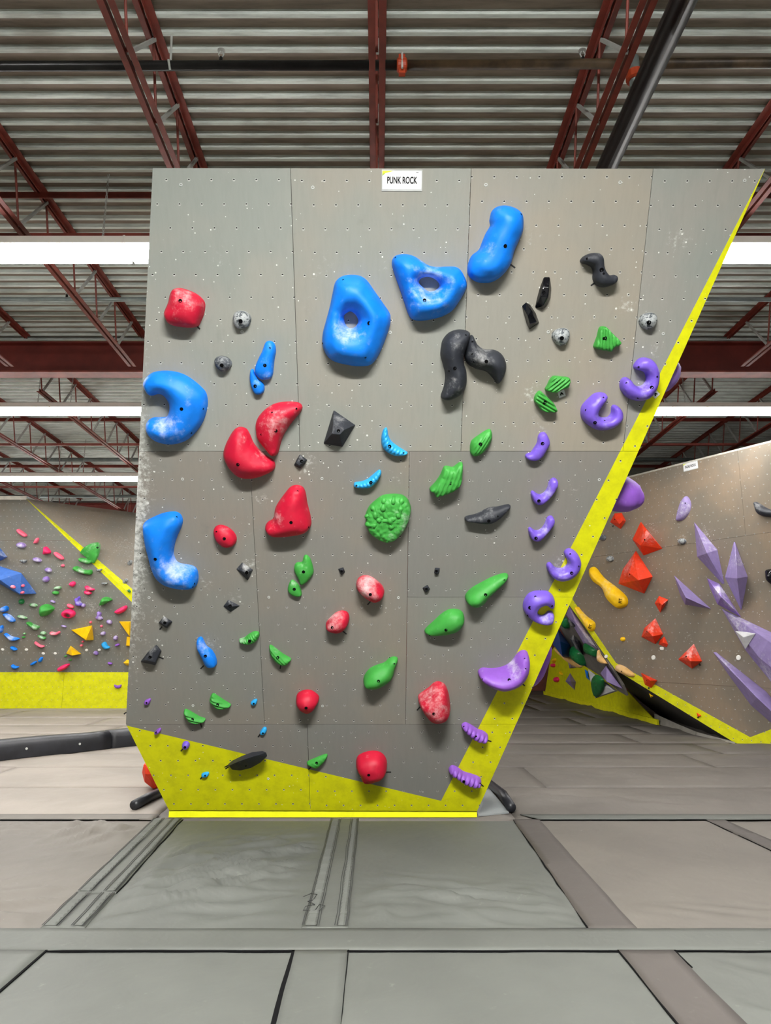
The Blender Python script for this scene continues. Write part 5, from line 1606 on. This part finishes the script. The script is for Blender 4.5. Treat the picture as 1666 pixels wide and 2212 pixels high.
# ------------------------------------------------------------------ signs and tags
M_paper = simple_mat('white_paper', (206, 207, 208), 0.6, var=0.02)
M_ink = simple_mat('black_ink', (16, 17, 18), 0.9, spec=0.1)
M_acr = simple_mat('clear_grey_acrylic', (178, 180, 178), 0.15)
M_lime = simple_mat('lime_print', (196, 206, 40), 0.6)
M_lime2 = simple_mat('dark_lime_print', (150, 170, 30), 0.6)
def sign(fr, corners, body, label, xs, hgt):
    """corners: top left, top right, bottom right, bottom left pixels of the holder"""
    q = [fr.uv(*c) for c in corners]
    c = sum(q) / 4
    ux = (q[1] - q[0] + q[2] - q[3]) / 2
    W = np.linalg.norm(ux)
    Hh = np.linalg.norm((q[0] - q[3] + q[1] - q[2]) / 2)
    an = math.atan2(ux[1], ux[0])
    mw = fr.m @ Matrix.Translation((c[0], c[1], 0.0)) @ Matrix.Rotation(an, 4, 'Z')
    o = tag(empty('wall_sign', mw), label, 'sign')
    b = MB(); b.box(-W / 2, W / 2, -Hh / 2, Hh / 2, 0.0, 0.004); b.build('sign_holder', M_acr, o)
    w2, h2 = W * .965 / 2, Hh * .85 / 2
    oy = Hh * .01
    b = MB(); b.box(-w2, w2, -h2 + oy, h2 + oy, 0.004, 0.005); b.build('paper_card', M_paper, o)
    b = MB()
    z = 0.0054
    b.add([(-w2, h2 + oy, z), (-w2, h2 * .7 + oy, z), (-w2 * .8, h2 * .78 + oy, z), (-w2 * .45, h2 + oy, z)], [(0, 1, 2, 3)])
    b.build('corner_print', M_lime, o)
    b = MB()
    b.add([(-w2, h2 * .7 + oy, z), (-w2, h2 * .45 + oy, z), (-w2 * .85, h2 * .76 + oy, z)], [(0, 1, 2)])
    b.build('corner_print', M_lime2, o)
    t = text_mesh('lettering', body, Hh * hgt, xs, M_ink, o, Matrix.Translation((0, oy - Hh * .02, 0.0062)), .0006)
    # fit the text width
    wv = [v.co.x for v in t.data.vertices]
    k = (W * .74) / (max(wv) - min(wv))
    for v in t.data.vertices:
        v.co.x *= k
    b = MB(); b.box(w2 * .72, w2 * .84, h2 * .8 + oy, h2 * .85 + oy, z, z + .0002); b.build('small_print', M_ink, o)
    return o
sign(MAIN, [(825, 366), (912, 367), (912.5, 413), (824.5, 413)], 'PUNK ROCK', 'white punk rock name sign at the top of the leaning wall', .6, .44)
sign(RIGHT, [px('N', 920, 245), px('N', 1040, 212), px('N', 1057, 278), px('N', 932, 310)], 'INDIE ROCK', 'white indie rock name sign on the top edge of the right wall', .6, .42)
def arrow_tag(cs, label):
    q = [MAIN.uv(*px('C', *c)) for c in cs]
    c = sum(q) / 4
    ux = q[1] - q[0]
    s = np.linalg.norm(ux)
    an = math.atan2(ux[1], ux[0])
    o = tag(empty('route_tag', MAIN.m @ Matrix.Translation((c[0], c[1], 0)) @ Matrix.Rotation(an, 4, 'Z')), label, 'route tag')
    b = MB(); b.box(-s / 2, s / 2, -s * .48, s * .48, 0, .004); b.build('tag_card', M_paper, o)
    b = MB()
    b.bar((-s * .2, -s * .18, .0045), (0, s * .22, .0045), .009, .001, Vector((0, 0, 1)))
    b.bar((0, s * .22, .0045), (s * .2, -s * .18, .0045), .009, .001, Vector((0, 0, 1)))
    b.build('printed_arrow', M_ink, o)
arrow_tag([(813, 1545), (865, 1527), (877, 1577), (825, 1590)], 'small white arrow tag stuck under a green pleated hold')
arrow_tag([(1545, 1563), (1583, 1527), (1616, 1563), (1578, 1600)], 'small white arrow tag on the yellow edge below the purple curl hold')
# ================================================================== holds on the far left wall
def lh(crop, col, H, label, outline, fr=LEFT, **k):
    k.setdefault('sil', .45)
    k.setdefault('dens', .9)
    return hold(fr, crop, col, H, label + ', far left wall', outline, **k)
lh('a', 'rose', .12, 'highest long pink hold', '400,815 440,805 540,870 630,950 610,990 550,990 440,910 400,860')
lh('a', 'rose', .10, 'small pink hold just under the top seam', '850,1030 910,1020 915,1080 880,1140 820,1155 795,1140')
lh('a', 'lav', .12, 'chalky lavender crescent below the highest pink hold', 'e 495 1195 230 140 10', chalk=[(500, 1220, 110, 1.2)])
lh('a', 'pink', .16, 'pink triangular hold with a flat underside', '1045,1235 1100,1240 1185,1330 1180,1390 1080,1410 1020,1410 1030,1330')
lh('a', 'rose', .12, 'second long pink hold, right of the triangular pink one', '1280,1370 1330,1355 1450,1430 1515,1510 1490,1540 1420,1530 1310,1440')
lh('a', 'swirl', .10, 'small grey marbled ledge hold', '470,1545 620,1540 625,1570 580,1610 540,1600')
lh('a', 'lav', .11, 'chalky lavender crescent, second one down', 'e 880 1545 210 110 15', chalk=[(890, 1570, 100, 1.2)])
lh('a', 'rose', .06, 'tiny pink knob in a chalk smear', 'e 1495 1680 85 70')
lh('a', 'lav', .11, 'lavender crescent, third one down', 'e 1145 1790 160 110 20', chalk=[(1170, 1810, 80, 1.1)])
lh('a', 'lav', .13, 'round chalk-streaked lavender hold', 'e 1085 2010 150 140 -20', chalk=[(1060, 2030, 60, 1.0)])
def vol(crop, col, label, outline, peaks, fr=LEFT, **k):
    return hold(fr, crop, col, max(p[2] for p in peaks), label, outline, kind='facet', peaks=peaks, name='climbing_volume', cat='climbing volume', bevel=k.pop('bevel', .006), **k)
vol('a', 'denim', 'chalky blue volume cut off by the left picture edge', '-260,1180 0,1250 185,1470 0,1570 -260,1560', [(-60, 1400, .35), (100, 1470, .15)], chalk=[(60, 1400, 150, 1.1)])
vol('L', 'denim', 'big blue faceted volume carrying three small pink holds', '-120,880 0,905 130,965 255,985 305,1050 440,1235 235,1250 40,1120 0,1105 -120,1050', [(255, 988, .4), (240, 1240, .36), (0, 1070, .45), (-100, 1030, .4)], chalk=[(350, 1200, 60, .6)])
lh('L', 'rose', .06, 'pale pink hold on the big blue volume', 'e 152 1155 62 40 15', lift=.40, chalk=[(140, 1150, 40, .9)])
lh('L', 'rose', .06, 'pink knob on the big blue volume, upper one', 'e 272 1140 40 36', lift=.36)
lh('L', 'rose', .06, 'pink knob on the big blue volume, lower one', 'e 265 1222 46 34 -20', lift=.36)
lh('b', 'green', .38, 'large green hooked hold on the greyish pink face', '445,350 490,295 600,240 740,220 820,235 880,300 885,400 850,520 790,605 740,595 640,510 500,400', fr=FARR, sil=.6, bolt=(782, 360), br=.025, chalk=[(600, 300, 150, .7)])
lh('b', 'green', .14, 'green crescent hold touching the yellow arete', '320,650 345,610 420,615 520,625 590,660 645,670 650,710 590,750 520,755 430,730 360,705', chalk=[(500, 700, 120, .8)])
lh('b', 'green', .17, 'wide green smile-shaped hold with a chalked middle', '190,880 210,825 270,815 350,850 440,890 540,905 610,895 640,950 620,1010 540,1015 420,990 310,960 230,920', chalk=[(390, 930, 110, 1.1)])
lh('b', 'swirl', .10, 'small marbled hold on the yellow arete', '740,900 860,870 875,900 830,935 780,920')
lh('b', 'swirl', .10, 'marbled hold half hidden at the leaning wall edge', 'e 1565 715 110 100', fr=FARR)
lh('b', 'swirl', .10, 'marbled hold just above the lower yellow arete', 'e 1455 1155 120 95 -15', fr=FARR)
lh('b', 'emerald', .08, 'small dark green hold on the lower yellow arete', '1500,1380 1530,1360 1570,1420 1560,1440 1510,1420')
lh('b', 'pink', .11, 'pink wedge hold with a white top edge', '90,1250 130,1190 200,1175 240,1200 235,1260 170,1305', chalk=[(100, 1220, 40, 1.0)])
lh('b', 'swirl', .09, 'small pale marbled ledge below the green smile hold', '870,1215 900,1200 1010,1205 1015,1230 960,1250 910,1245')
lh('b', 'pink', .12, 'upper of two stacked pink crescents', '480,1290 530,1280 620,1330 700,1360 690,1390 600,1395 510,1370', chalk=[(600, 1330, 70, .9)])
lh('b', 'pink', .12, 'lower of two stacked pink crescents', '460,1410 490,1395 560,1410 630,1450 610,1480 550,1500 480,1470', chalk=[(560, 1430, 60, .8)])
lh('d', 'purple', .16, 'purple square-ended hold with a pale inner face', '230,145 275,145 310,100 345,120 350,210 400,280 370,330 310,330 245,300 250,240', chalk=[(340, 230, 60, 1.1)])
lh('d', 'lav', .09, 'small chalky lavender disc beside the purple square hold', 'e 435 315 100 95 -30', chalk=[(430, 310, 50, .9)])
lh('d', 'green', .24, 'green wedge-shaped hold near the leaning wall', '820,310 850,210 900,125 1000,125 1105,185 1050,220 940,280 850,320')
lh('d', 'pink', .18, 'bright pink bar hold beside the leaning wall', '1180,465 1240,410 1350,350 1440,320 1475,360 1440,430 1340,500 1260,515')
lh('d', 'rose', .08, 'flat pink oval above the pink ring', '50,280 100,275 190,310 215,350 200,375 120,375 60,340')
lh('M', 'pink', .16, 'pink ring-shaped hold with a hole', 'e 815 256 158 108', holes=['e 808 281 62 42'], rnd=.9)
lh('d', 'lav', .10, 'double curled lavender hold', '770,465 830,465 865,510 850,560 890,610 895,640 830,665 760,640 730,590 760,560', chalk=[(830, 620, 60, 1.1), (810, 520, 30, .8)])
lh('d', 'lav', .10, 'tilted chalky lavender disc', 'e 1055 710 135 100 30', chalk=[(1060, 700, 60, 1.1)])
lh('d', 'rose', .05, 'tiny pink knob at the tip of the big yellow volume', 'e 615 710 65 60')
lh('d', 'rose', .05, 'tiny pink knob to the right of the big yellow volume', 'e 870 805 65 60')
vol('d', 'yellow', 'big yellow triangular volume with a notched wooden side, far left wall', '148,895 655,785 690,1060 690,1135 500,1142', [(165, 895, .06), (640, 795, .32), (505, 1130, .34)])
vol('d', 'yellow', 'yellow volume half hidden behind the leaning wall, upper one', '1295,690 1700,685 1680,1080 1530,1035', [(1540, 700, .3), (1530, 1020, .3)])
vol('d', 'yellow', 'yellow block half hidden behind the leaning wall, under the upper volume', '1480,1050 1600,1050 1600,1285 1460,1278', [(1490, 1060, .12), (1600, 1060, .12), (1600, 1270, .12), (1475, 1265, .12)])
vol('d', 'yellow', 'yellow pyramid volume with two lit sides, far left wall', '140,1265 400,1465 180,1515 30,1455', [(150, 1350, .2), (180, 1500, .3)])
vol('d', 'yellow', 'lowest yellow volume half hidden behind the leaning wall', '1395,1680 1490,1595 1620,1640 1600,1740 1480,1742', [(1500, 1690, .2)])
lh('d', 'lav', .10, 'chalk-splattered lavender knob below the tilted disc', 'e 905 985 120 95 -15', chalk=[(900, 980, 60, 1.2)])
lh('d', 'lav', .10, 'chalky lavender ball near the yellow block', 'e 1205 1090 105 110', chalk=[(1200, 1080, 55, 1.1)])
lh('d', 'violet', .08, 'dull purple crescent above the small purple brick hold', 'e 1250 1255 110 60 -15')
lh('d', 'sky', .12, 'sky blue drooping hold right of the big yellow volume', '870,1225 930,1185 975,1200 1010,1270 1065,1310 1050,1340 960,1360 900,1310')
lh('d', 'rose', .05, 'tiny pink knob just under the big yellow volume', 'e 428 1175 60 45')
lh('d', 'rose', .06, 'tiny pink knob above the yellow pyramid', 'e 395 1265 75 55')
lh('d', 'lav', .09, 'lavender oval with a pink tape stripe', 'e 735 1450 125 90 25', chalk=[(700, 1440, 40, 1.0)])
lh('d', 'violet', .06, 'small purple brick hold low near the leaning wall', '1035,1665 1130,1690 1115,1720 1060,1725 1030,1700')
lh('c', 'green', .10, 'chalk-whitened green hold right of the blue volume', 'e 1370 115 170 80 -5', chalk=[(1370, 105, 90, 1.4)])
lh('c', 'green', .11, 'knobbly green hold right of the blue volume', 'e 1320 230 155 95 10', chalk=[(1300, 200, 40, .7)])
lh('c', 'lav', .06, 'thin lavender sliver under the green holds', 'e 1255 440 125 55 20', chalk=[(1255, 440, 60, .9)])
lh('c', 'emerald', .11, 'dark green hold in the shade of the blue volume', 'e 500 440 130 130', chalk=[(460, 440, 40, .8)])
lh('c', 'green', .08, 'chalk-covered hold in the shade of the blue volume', 'e 795 525 190 85 10', chalk=[(795, 520, 100, 1.3)])
lh('c', 'green', .30, 'large glossy green rounded triangular hold', '935,620 960,540 1040,515 1120,525 1200,570 1250,620 1210,680 1120,760 1040,800 970,790 930,700')
lh('c', 'blue', .14, 'blue chalk-smeared hold, upper of two that touch', '0,600 60,560 130,545 180,580 180,640 130,680 50,690 0,670', chalk=[(60, 620, 80, 1.1)])
lh('c', 'blue', .15, 'blue chalk-smeared scoop, lower of two that touch', '65,740 95,725 200,750 290,820 345,895 310,930 230,915 140,840', chalk=[(210, 830, 120, 1.2)])
lh('c', 'green', .08, 'ragged chalk-whitened hold above the green drop', '410,780 520,770 650,835 560,850 450,830', chalk=[(520, 810, 120, 1.4)])
lh('c', 'green', .14, 'green drop hold with a pale chalked end', '620,940 680,930 800,985 925,1040 880,1110 830,1125 760,1070 660,990', chalk=[(820, 1060, 100, 1.2)])
lh('c', 'lav', .05, 'thin lavender sliver below the pink ring', 'e 1520 1030 125 50 15', chalk=[(1520, 1030, 60, .9)])
lh('c', 'blue', .14, 'blue and white hold cut by the picture edge', '0,1020 40,1010 60,1060 40,1150 0,1185 -40,1100', chalk=[(10, 1100, 60, 1.0)])
lh('c', 'blue', .14, 'blue boat-shaped hold full of chalk', '95,1215 130,1200 250,1270 400,1310 445,1335 380,1370 270,1380 180,1310', chalk=[(250, 1310, 110, 1.2)])
lh('c', 'green', .05, 'tiny pale green hold, upper of a tiny pair', 'e 580 1205 70 45 10', chalk=[(580, 1200, 40, .9)])
lh('c', 'green', .05, 'tiny green hold, lower of a tiny pair', 'e 560 1290 80 45')
lh('c', 'green', .09, 'chalky green hold, upper of the chalky pair', 'e 1025 1195 140 85 10', chalk=[(1025, 1190, 80, 1.2)])
lh('c', 'green', .09, 'chalky green sliver, lower of the chalky pair', '895,1255 960,1250 1090,1300 1060,1345 980,1335', chalk=[(980, 1290, 90, 1.2)])
lh('c', 'rose', .12, 'pale pink smile hold with chalk on its lip', '1190,1180 1220,1160 1300,1180 1350,1170 1390,1145 1420,1165 1410,1210 1330,1240 1230,1235', chalk=[(1280, 1190, 90, 1.1)])
lh('c', 'rose', .09, 'slim pale pink curved hold', '815,1405 850,1400 950,1470 1050,1500 1035,1530 970,1530 880,1480', chalk=[(900, 1460, 90, .6)])
lh('c', 'blue', .10, 'plain blue hold under the boat-shaped one', '245,1525 280,1510 350,1540 400,1590 340,1610 270,1575')
lh('c', 'blue', .09, 'short blue peg hold tilted upward', '905,1855 960,1770 1015,1785 990,1860 950,1890')
lh('c', 'blue', .09, 'short blue bar hold left of the tilted peg', '725,1930 790,1880 860,1865 860,1900 790,1955 735,1955')
lh('c', 'blue', .09, 'lowest blue leaf-shaped hold', '265,1960 300,1945 360,1980 445,2000 400,2040 330,2045 280,2010')
lh('c', 'pink', .18, 'lowest pink cone hold just above the yellow kicker', '1370,2040 1410,2005 1500,1960 1610,1935 1635,1960 1570,2040 1440,2110 1390,2090')
lh('c', 'green', .05, 'tiny green hold left of the yellow pyramid foot', 'e 1565 1745 65 40 -10')
lh('d', 'green', .05, 'tiny green hold under the yellow pyramid', 'e 125 1612 72 42')
hold(KICK, 'M', 'violet', .07, 'dull purple crescent alone on the far yellow kicker', '1367,1105 1410,1115 1453,1103 1445,1140 1410,1152 1380,1140', sil=.45)
for (c_, o_, w_) in (('c', 'e 62 1582 80 60 15', 'below the picture-edge blue hold'), ('c', 'e 630 1585 80 60', 'between plain blue and slim pink holds'), ('c', 'e 1032 1675 80 60 15', 'under the slim pink hold'), ('c', 'e 1318 1675 75 55 10', 'left of the yellow pyramid'),
                     ('d', 'e 520 1375 75 60', 'right of the yellow pyramid'), ('d', 'e 825 1370 75 55', 'under the sky blue drooping hold')):
    hold(LEFT, c_, 'cream', .012, f'small round white grade tag {w_}, far left wall', o_, name='grade_tag', cat='grade tag', rnd=.2)

# ================================================================== holds on the right wall
def rh(crop, col, H, label, outline, fr=None, **k):
    k.setdefault('sil', .4)
    return hold(fr or RIGHT, crop, col, H, label, outline, **k)
def rf(crop, col, label, outline, peaks, fr=None, nm='climbing_hold', cat='climbing hold', **k):
    return hold(fr or RIGHT, crop, col, max(p[2] for p in peaks), label, outline, kind='facet', peaks=peaks, name=nm, cat=cat, bevel=k.pop('bevel', .005), **k)
V = dict(nm='climbing_volume', cat='climbing volume')
rf('N', 'orange', 'small orange faceted hold just under the violet bulge', '305,735 345,660 405,655 440,725 395,795', [(350, 705, .12), (415, 720, .14), (385, 750, .14)], bolt=(347, 711), br=.014)
rf('N', 'orange', 'orange faceted hold with a long slanting upper edge', '565,730 750,960 590,1018 495,880', [(600, 850, .22), (640, 835, .24), (560, 930, .22)], bolt=(597, 883), chalk=[(640, 840, 70, .8)], br=.014)
rf('N', 'orange', 'largest orange faceted hold on the right wall', '525,975 668,1195 595,1340 375,1255 415,1130', [(470, 1165, .24), (545, 1225, .32), (510, 1010, .1)], bolt=(473, 1175), chalk=[(430, 1100, 80, .8)], br=.014)
rf('O', 'orange', 'small orange arrowhead hold under the slanting purple wedge', '720,28 800,60 730,172 682,90', [(725, 85, .12), (745, 105, .14)], bolt=(726, 103), br=.012, chalk=[(760, 80, 30, .6)])
rf('O', 'orange', 'orange faceted hold above the small orange kite hold', '690,215 755,350 690,437 570,375 595,300', [(620, 320, .2), (665, 370, .24)], bolt=(619, 330), chalk=[(640, 280, 60, .8)], br=.014)
rf('O', 'orange', 'small orange kite hold with a white tag below', '765,370 797,435 785,465 715,440 725,405', [(760, 425, .09), (750, 415, .08)])
rf('O', 'orange', 'orange faceted hold left of the long purple blade', '1015,430 1085,580 1000,645 880,565 935,510', [(945, 540, .2), (985, 580, .24)], bolt=(949, 540), chalk=[(960, 490, 70, 1.0)], br=.014)
rf('O', 'orange', 'orange faceted hold on the yellow stripe', '565,675 707,742 655,808 600,780', [(625, 728, .16), (645, 745, .16)], bolt=(616, 741), br=.012)
rf('O', 'orange', 'tiny orange hold low on the yellow stripe', '1035,1010 1080,1040 1045,1055', [(1055, 1042, .06)])
rf('O', 'yellow', 'tiny yellow hold on the dark underside edge', '632,848 675,875 650,890', [(650, 872, .06)])
h1 = rh('o', 'yellow', .14, 'yellow spoon-shaped hold higher on the right wall', '1273,1231 1278,1224 1286,1228 1301,1247 1324,1265 1342,1280 1352,1293 1351,1307 1338,1314 1328,1312 1310,1294 1300,1272 1282,1258 1274,1245', chalk=[(1312, 1268, 20, .7)], rnd=.8)
h2 = rh('P', 'yellow', .12, 'yellow spoon-shaped hold lying on the yellow stripe', '697,200 720,190 760,240 840,320 930,390 945,440 930,500 890,515 850,480 780,360 710,260', chalk=[(800, 320, 110, .7)], rnd=.8)
for h_, (x, y), an in ((h1, (1341, 1298), 80), (h2, px('P', 900, 455), 70)):
    bm = bmesh.new(); bm.from_mesh(h_.data); tr = BVHTree.FromBMesh(bm)
    iv = h_.matrix_world.inverted()
    r_ = tr.ray_cast(iv @ CAM, (iv.to_3x3() @ ray(x, y)).normalized())
    if r_[0] is not None:
        n_ = r_[1] if r_[1].z > 0 else -r_[1]
        q = Vector((0, 0, 1)).rotation_difference(n_)
        text_mesh('lettering', 'FIT', .085, .8, M_ink, h_, Matrix.Translation(r_[0] + n_ * .003) @ q.to_matrix().to_4x4() @ Matrix.Rotation(math.radians(an), 4, 'Z'), .0015)
    bm.free()
rh('O', 'tan', .10, 'tan wooden block hold at the bend of the yellow stripe', '350,640 365,608 420,625 500,690 485,715 430,700 360,665', bolt=(403, 666), chalk=[(390, 640, 50, .7)], br=.012)
rh('P', 'tan', .09, 'tan wooden hold hanging at the edge of the arch', '1000,760 1030,830 1100,930 1110,950 1040,945 990,890', chalk=[(1010, 850, 40, .9)])
rh('N', 'mauve', .10, 'long purple oval hold on the upper right wall', '935,515 965,535 980,590 960,660 910,715 860,720 870,650 895,570', chalk=[(920, 620, 70, .7)], bolt=(940, 575))
for (o_, c_, w_) in (('e 910 897 66 52', 'swirl', 'with a chalk streak above, below the purple oval'), ('e 242 865 48 52', 'dswirl', 'beside the yellow edge, upper one'), ('e 302 1046 56 54', 'swirl', 'beside the yellow edge, lower one')):
    rh('N', c_, .07, 'small marbled knob ' + w_, o_)
rh('N', 'black', .13, 'black hooked hold near the upper right corner of the right wall', '1520,575 1540,565 1620,615 1700,640 1720,680 1660,690 1590,683 1545,655', chalk=[(1560, 580, 50, .7)])
rh('e', 'gloss', .14, 'glossy black rounded hold cut by the right picture edge', '1560,1110 1600,1075 1700,1065 1780,1100 1780,1340 1720,1370 1640,1345 1570,1260')
rf('e', 'mauve', 'purple spike volume, highest and left of the crossed spikes', '280,225 705,730 830,1340 790,1345 335,855', [(510, 790, .32), (330, 330, .05)], chalk=[(470, 600, 200, .65)], **V)
rf('e', 'mauve', 'purple spike volume pointing straight up, right of the crossed spikes', '1000,575 1025,600 1250,1215 1140,1815 1120,1810 835,1225', [(1055, 1245, .32), (1030, 700, .06)], chalk=[(1020, 900, 200, .6)], **V)
rf('o', 'mauve', 'short purple wedge volume with a dark underside', '1456,1242 1538,1316 1480,1306 1470,1286', [(1482, 1291, .28)], **V)
rf('e', 'lav', 'purple blade volume with a thickly chalked upper face', '510,1235 740,1340 1135,1950 700,1710 560,1400', [(770, 1580, .3), (1000, 1800, .12)], chalk=[(760, 1420, 170, 1.3), (1000, 1700, 150, 1.2)], **V)
rf('o', 'mauve', 'very large purple volume with a white triangle, at the right picture edge', '1558.5,1314 1666,1366 1760,1410 1780,1580 1666,1473 1610,1404', [(1660, 1384, .38), (1640, 1420, .3), (1740, 1440, .42), (1760, 1520, .4)], chalk=[(1580, 1340, 40, .8), (1650, 1450, 30, .9)], **V)
rf('f', 'white', 'white chalked triangular hold set on the very large purple volume', '1015,190 1405,225 1205,525 1160,310', [(1170, 305, .1), (1385, 240, .1)], lift=.2)
rf('f', 'mauve', 'long purple blade volume low on the right wall', '620,570 680,570 1000,820 1580,1280 1720,1450 1800,1600 1800,1960 1666,1800 1300,1525 900,980', [(1410, 1390, .4), (760, 720, .08), (1760, 1720, .36)], chalk=[(780, 720, 150, .9)], **V)
for (c_, o_, w_) in (('O', 'e 672 549 34 40', 'white grade tag with red top between two orange holds'), ('O', 'e 1391 550 40 44', 'white grade tag with purple top beside the long purple blade'), ('P', 'e 1108 852 48 48', 'round white grade tag on the yellow stripe')):
    hold(RIGHT, c_, 'cream', .012, w_, o_, name='grade_tag', cat='grade tag', rnd=.2)
hold(RIGHT, 'O', 'cream', .012, 'square white paper tag under the small orange kite hold', '728,462 757,462 757,484 732,484', name='grade_tag', cat='grade tag', rnd=.2)
hold(RIGHT, 'O', 'yellow', .05, 'small round yellow foot hold under the yellow spoon hold', 'e 412 394 38 38')
for (c_, x0, y0, x1, y1, w_) in (('N', 970, 568, 988, 568, 'right of the long purple oval hold'), ('N', 334, 762, 328, 776, 'under the small orange hold near the violet bulge'), ('O', 1060, 600, 1068, 618, 'under the orange hold left of the long purple blade'), ('O', 636, 800, 632, 815, 'under the orange hold on the yellow stripe'), ('O', 1050, 1046, 1048, 1062, 'under the tiny orange hold')):
    tape(c_, x0, y0, x1, y1, 'short strip of black tape ' + w_, .03, RIGHT)

# ================================================================== arch: soffit and yellow base wall
SF = lambda c_, col, H, lb, o_, **k: rh(c_, col, H, lb, o_, SOFF, **k)
SFF = lambda c_, col, lb, o_, pk, **k: rf(c_, col, lb, o_, pk, SOFF, **k)
SFF('P', 'mauve', 'long dark purple volume along the top of the arch', '620,185 800,450 990,745 985,775 810,680 800,560 690,420 575,290', [(700, 400, .14), (880, 660, .14)], chalk=[(850, 600, 120, .8)], **V)
SFF('P', 'navy', 'blue angular volume hanging under the arch', '395,690 470,480 630,700 640,860 540,862', [(495, 650, .3), (525, 850, .3), (470, 520, .1)], **V)
SF('P', 'tan', .07, 'tan wooden ledge hold below the blue angular volume', '395,745 430,770 540,862 620,858 780,980 720,1003 600,930 500,850')
SF('P', 'emerald', .16, 'glossy green drop hold above the tan ledge', '625,740 655,730 745,800 805,960 780,980 680,900 630,840')
SF('P', 'emerald', .12, 'dark green drop hold at the top left of the arch', '545,340 585,410 597,470 575,485 505,410')
SF('P', 'emerald', .12, 'green hold with a dark hollow in the middle of the arch', '810,690 840,678 940,750 978,850 950,862 850,805')
SFF('P', 'black', 'black chalky diamond volume in the arch', '670,560 760,650 805,840 690,750 628,620', [(690, 640, .14), (750, 760, .14)], chalk=[(650, 620, 60, 1.0)], **V)
SFF('P', 'black', 'chalked dark hold near the top of the arch', '600,345 690,400 725,475 640,455 592,390', [(640, 390, .1), (690, 440, .1)], chalk=[(620, 380, 60, 1.0)])
SFF('P', 'mauve', 'purple pyramid volume at the low end of the arch', '1110,970 1225,1150 1330,1285 1120,1195 1032,1075', [(1112, 1185, .22), (1112, 1000, .1)], **V)
SFF('P', 'white', 'pale grey triangular volume at the low end of the arch', '868,1020 1272,1312 965,1412 900,1180', [(900, 1170, .12), (1220, 1310, .1), (975, 1395, .12)], **V)
SF('P', 'emerald', .08, 'green scooped drop hold on the pale grey volume', '905,1175 960,1102 1060,1170 1052,1310 980,1402 930,1330', lift=.12)
SFF('P', 'blue', 'blue sliver volume beside the pale grey volume', '820,1020 870,1050 892,1175 845,1135', [(862, 1100, .1)], **V)
rf('P', 'mauve', 'purple diamond volume on the yellow base wall', '630,1072 706,1190 690,1302 565,1182', [(632, 1184, .16)], YELW, **V)
rf('P', 'mauve', 'purple wedge volume under the tan ledge', '598,920 715,1002 620,1012', [(640, 985, .12)], YELW, **V)
rh('P', 'pink', .10, 'pink knob hold on the yellow base wall, lower one', 'e 440 1160 56 72', YELW)
rh('P', 'pink', .10, 'pink knob hold on the yellow base wall, upper one', 'e 396 970 40 52', YELW)
rh('P', 'yellow', .09, 'yellow hold at the top corner of the yellow base wall', 'e 410 905 36 62 20', YELW)
rh('P', 'yellow', .07, 'small yellow spike hold on the yellow base wall', '490,1050 520,1085 515,1100 495,1080', YELW)

# ================================================================== light and picture settings
w = bpy.data.worlds.new('world')
SC.world = w
w.use_nodes = True
w.node_tree.nodes['Background'].inputs[0].default_value = (0.85, 0.9, 1.0, 1)
w.node_tree.nodes['Background'].inputs[1].default_value = 0.0
SC.view_settings.view_transform = 'Standard'
SC.view_settings.look = 'None'
SC.view_settings.gamma = 1.0
SC.view_settings.use_curve_mapping = False
SC.view_settings.exposure = 0.63
cy = SC.cycles
cy.use_denoising = True
cy.max_bounces = 8
cy.diffuse_bounces = 5
cy.glossy_bounces = 3
cy.sample_clamp_indirect = 6.0
cy.use_adaptive_sampling = True
